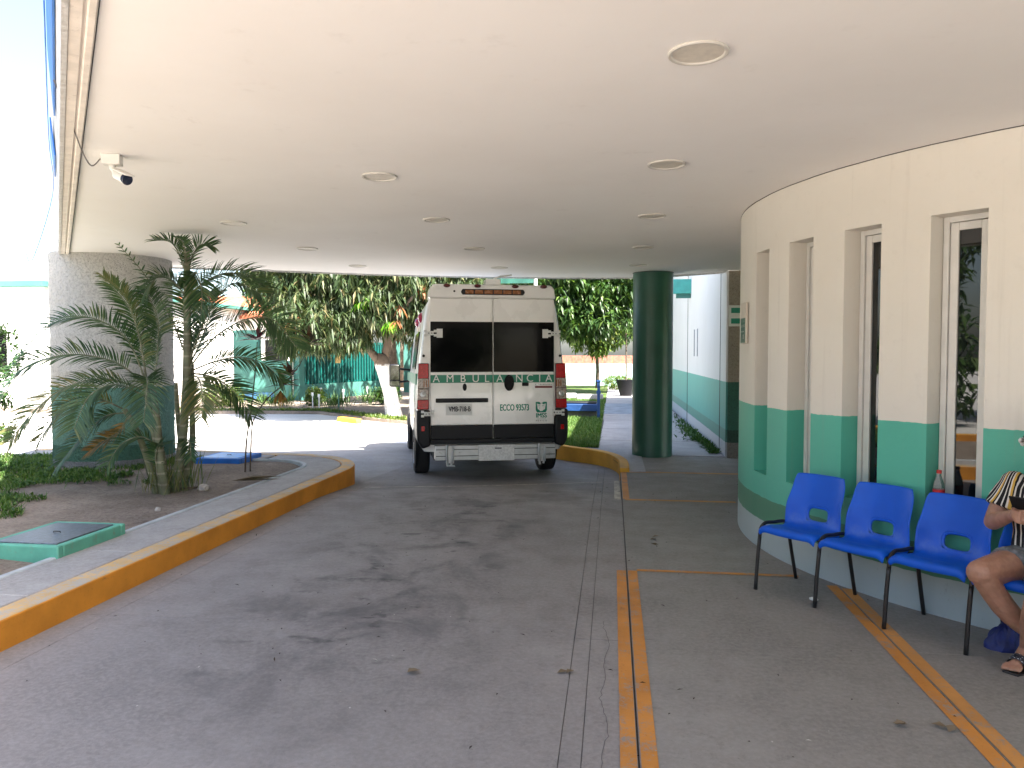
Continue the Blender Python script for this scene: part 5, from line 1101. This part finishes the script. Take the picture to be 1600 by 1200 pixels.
blob(b, (0, -.105, 1.115), .014, (.9, 1.2, 1.2), 10); limb(b, [(0, -.09, 1.15), (0, -.112, 1.11)], [.008, .011], 8, 3)
for s_ in (-1, 1):
    blob(b, (s_*.08, .005, 1.12), .022, (.4, .8, 1.3), 10); blob(b, (s_*.03, -.088, 1.155), .016, (1.4, .6, .5), 8)
for SH, EL, WR in ((SHR, ELR, WRR), (SHL, ELL, WRL)):
    limb(b, [SH, tuple((Vector(SH)+Vector(EL))/2+Vector((-.008 if SH[0] < 0 else .008, 0, 0))), EL], [.056, .05, .043]); mid_ = Vector(EL).lerp(Vector(WR), .4); limb(b, [EL, tuple(mid_), WR], [.043, .040, .026])
for HP, KN, AN, cf in (((-.085, .06, .485), KNR, ANR, (-.07, -.225, .30)), ((.085, .06, .485), KNL, ANL, (.075, -.27, .30))):
    limb(b, [HP, tuple(Vector(HP).lerp(Vector(KN), .5)), KN], [.097, .090, .066]); blob(b, Vector(KN)+Vector((0, -.008, .0)), .066, (1, .9, 1))
    limb(b, [KN, cf, tuple(Vector(cf).lerp(Vector(AN), .6)), AN], [.062, .058, .043, .034])
# hands: palm and five fingers round the phone
for s_, WR in ((-1, WRR), (1, WRL)):
    W_ = Vector(WR); pal = W_+Vector((-s_*.045, -.04, .01)); limb(b, [W_, W_.lerp(pal, .6), pal], [.025, .031, .032], 12, 5)
    for j, (ln_, dz) in enumerate(((.058, .024), (.064, .008), (.06, -.008), (.048, -.022))):
        k0 = pal+Vector((-s_*.012, -.012, dz)); k1 = k0+Vector((-s_*ln_*.45, -.022, .006)); k2 = k1+Vector((-s_*ln_*.35, .010, .008)); k3 = k2+Vector((-s_*ln_*.1, .022, .006)); limb(b, [k0, k1, k2, k3], [.0098, .0092, .0085, .0072], 8, 6)
    t0 = W_+Vector((-s_*.02, -.03, .03)); limb(b, [t0, t0+Vector((-s_*.014, -.008, .026)), t0+Vector((-s_*.03, -.014, .044))], [.013, .0105, .008], 8, 5)
# feet with toes
for (AN, dx) in ((ANL, -.01), (ANR, .03)):
    A_ = Vector(AN); hl = Vector((A_.x, A_.y+.035, .04)); ball = Vector((A_.x+dx, A_.y-.11, .032)); limb(b, [A_, hl], [.034, .03], 12, 4); limb(b, [tuple(A_), tuple(A_.lerp(ball, .5)+Vector((0, 0, -.005))), tuple(ball)], [.036, .034, .026], 12, 6); limb(b, [tuple(hl), tuple(hl.lerp(ball, .5)), tuple(ball)], [.03, .026, .024], 12, 5)
    for j in range(5):
        x_ = ball.x+(-.032+.016*j)*(1 if AN is ANR else -1)*-1; L_ = (.045, .043, .04, .034, .028)[j]
        limb(b, [(x_*.6+ball.x*.4, ball.y+.01, .03), (x_, ball.y-L_*.6, .030), (x_, ball.y-L_-.008, .021)], [.013, .0105 if j else .0125, .009 if j else .0115], 8, 5)
fused(b, 'body', M_SKIN, .0048, 3)
s = MB(); loft(s, [(cx, cy_, cz, rx+.016, ry+.018) for (cx, cy_, cz, rx, ry) in torso[2:7]]+[(0, .045, .935, .105, .07)])
for SH, EL in ((SHR, ELR), (SHL, ELL)):
    e_ = Vector(SH).lerp(Vector(EL), .62); s.tube(spline([tuple(Vector(SH)+Vector((.03 if SH[0] < 0 else -.03, 0, .005))), tuple(Vector(SH).lerp(Vector(EL), .25)), tuple(e_)], 8), [.066, .07, .072, .073, .074, .075, .077, .078, .08], 18)
    blob(s, SH, .068)
fused(s, 'blouse', M_SHIRT, .006, 4)
s = MB(); loft(s, [(0, .09, .425, .14, .12), (0, .09, .47, .178, .145), (0, .085, .555, .166, .132), (0, .08, .60, .155, .125)])
for HP, KN in (((-.085, .06, .485), KNR), ((.085, .06, .485), KNL)):
    e_ = Vector(HP).lerp(Vector(KN), .46); s.tube([HP, tuple(Vector(HP).lerp(e_, .5)), tuple(e_)], [.108, .107, .108], 20)
fused(s, 'shorts', M_DENIM, .006, 3)
h = MB(); blob(h, (0, .03, 1.165), .10, (1.02, 1.05, 1.0), 22); blob(h, (0, .09, 1.10), .075, (1.1, .8, 1.1), 16); blob(h, (0, .115, 1.02), .05, (1, .7, 1.3), 14)
for k in range(70):
    a_ = rng.uniform(-.3, math.pi+.3); e2 = rng.uniform(-.5, 1.4); blob(h, (.098*math.cos(a_)*math.cos(e2), .035+.10*math.sin(a_)*math.cos(e2), 1.155+.10*math.sin(e2)), rng.uniform(.012, .026), (1, 1, 1), 8)
fused(h, 'hair', M_HAIR, .005, 1)
h = MB(); blob(h, (-.115, .03, 1.135), .017, (.8, .7, 1.4), 10); blob(h, (-.112, .0, 1.145), .016, (.6, 1.2, .9), 10); blob(h, (-.113, .05, 1.15), .015, (.6, 1.2, .9), 10); h.build('hair_bow', M_LETW, per, smooth=True)
for s_ in (-1, 1):
    e2 = MB(); blob(e2, (s_*.031, -.0865, 1.137), .0125, (1.1, .7, .8), 12); eo = e2.build('eye', M_LETW, per, smooth=True); e3 = MB(); blob(e3, (s_*.031, -.0945, 1.137), .0055, (1, .5, 1), 10); e3.build('iris', M_INK, eo, smooth=True)
    MB().tube(spline([(s_*.014, -.098, 1.160), (s_*.032, -.099, 1.166), (s_*.05, -.085, 1.160)], 6), .003, 6).build('eyebrow', M_HAIR, per)
mo = MB(); blob(mo, (0, -.098, 1.068), .02, (1.1, .4, .35), 12); mo.build('mouth', simple('lips', (.30, .10, .08), .4), per, smooth=True)
M_SAND = NT('dotted_strap'); vo = M_SAND.n('ShaderNodeTexVoronoi'); vo.inputs['Scale'].default_value = 85; vo.inputs['Randomness'].default_value = .2; M_SAND.l(M_SAND.pos(), vo.inputs['Vector']); M_SAND.col(M_SAND.mix(M_SAND.ramp(vo.outputs['Distance'], .22, .28), (.6, .6, .6), (.02, .02, .03))); M_SAND = M_SAND.m
for (AN, dx) in ((ANL, -.01), (ANR, .03)):
    x_, y_ = AN[0]+dx*.6, AN[1]; so = MB().prism([(x_-.036, y_+.08), (x_+.036, y_+.08), (x_+.034, y_-.02), (x_+.045, y_-.12), (x_+.036, y_-.175), (x_-.036, y_-.175), (x_-.045, y_-.12), (x_-.034, y_-.02)], .0, .012).build('sandal', M_LEGS, per, bevel=.004)
    m = MB(); m.grid(lambda u, v: (x_+.046*math.cos(math.pi*u), y_-.10+.065*v-.02*math.sin(math.pi*u), .008+(.060+.018*v)*math.sin(math.pi*u)), 14, 5); st_ = m.build('strap', M_SAND, so, smooth=True); st_.modifiers.new('s', 'SOLIDIFY').thickness = .004
ph = thing('phone', 'dark phone held in the hands of the seated person', 'phone'); ph.matrix_world = Matrix.Translation((pc.x, pc.y, 0)) @ Matrix.Rotation(CA, 4, 'Z') @ Matrix.Translation((.0, -.262, .835)) @ Matrix.Rotation(R(-52), 4, 'X')
MB().box((-.037, -.076, -.004), (.037, .076, .004)).build('case', M_BLACKP, ph, bevel=.003); MB().box((-.034, -.071, .0042), (.034, .071, .0048)).build('screen', M_GLASSD, ph)
bg = MB(); bg.grid(lambda u, v: ((.11*(1-v)**.55)*math.cos(6.28318*u)*(1+.28*mnoise.noise(Vector((3*math.cos(6.28*u), 3*math.sin(6.28*u), v*3)))), (.085*(1-v)**.55)*math.sin(6.28318*u)*(1+.28*mnoise.noise(Vector((3*math.cos(6.28*u), 3*math.sin(6.28*u), v*3+7)))), .13*v**.8*(1+.35*mnoise.noise(Vector((4*math.cos(6.28*u), 4*math.sin(6.28*u), 2*v+3))))), 48, 18)
tag(bg.build('cloth_bag', simple('bag_blue', (.012, .022, .13), .6, var=.3, scale=20, bump=.6, bscale=40), None, (2.13, 4.38, 0), (0, 0, .3), smooth=True), 'crumpled dark blue bag on the floor beneath the seated person', 'bag')
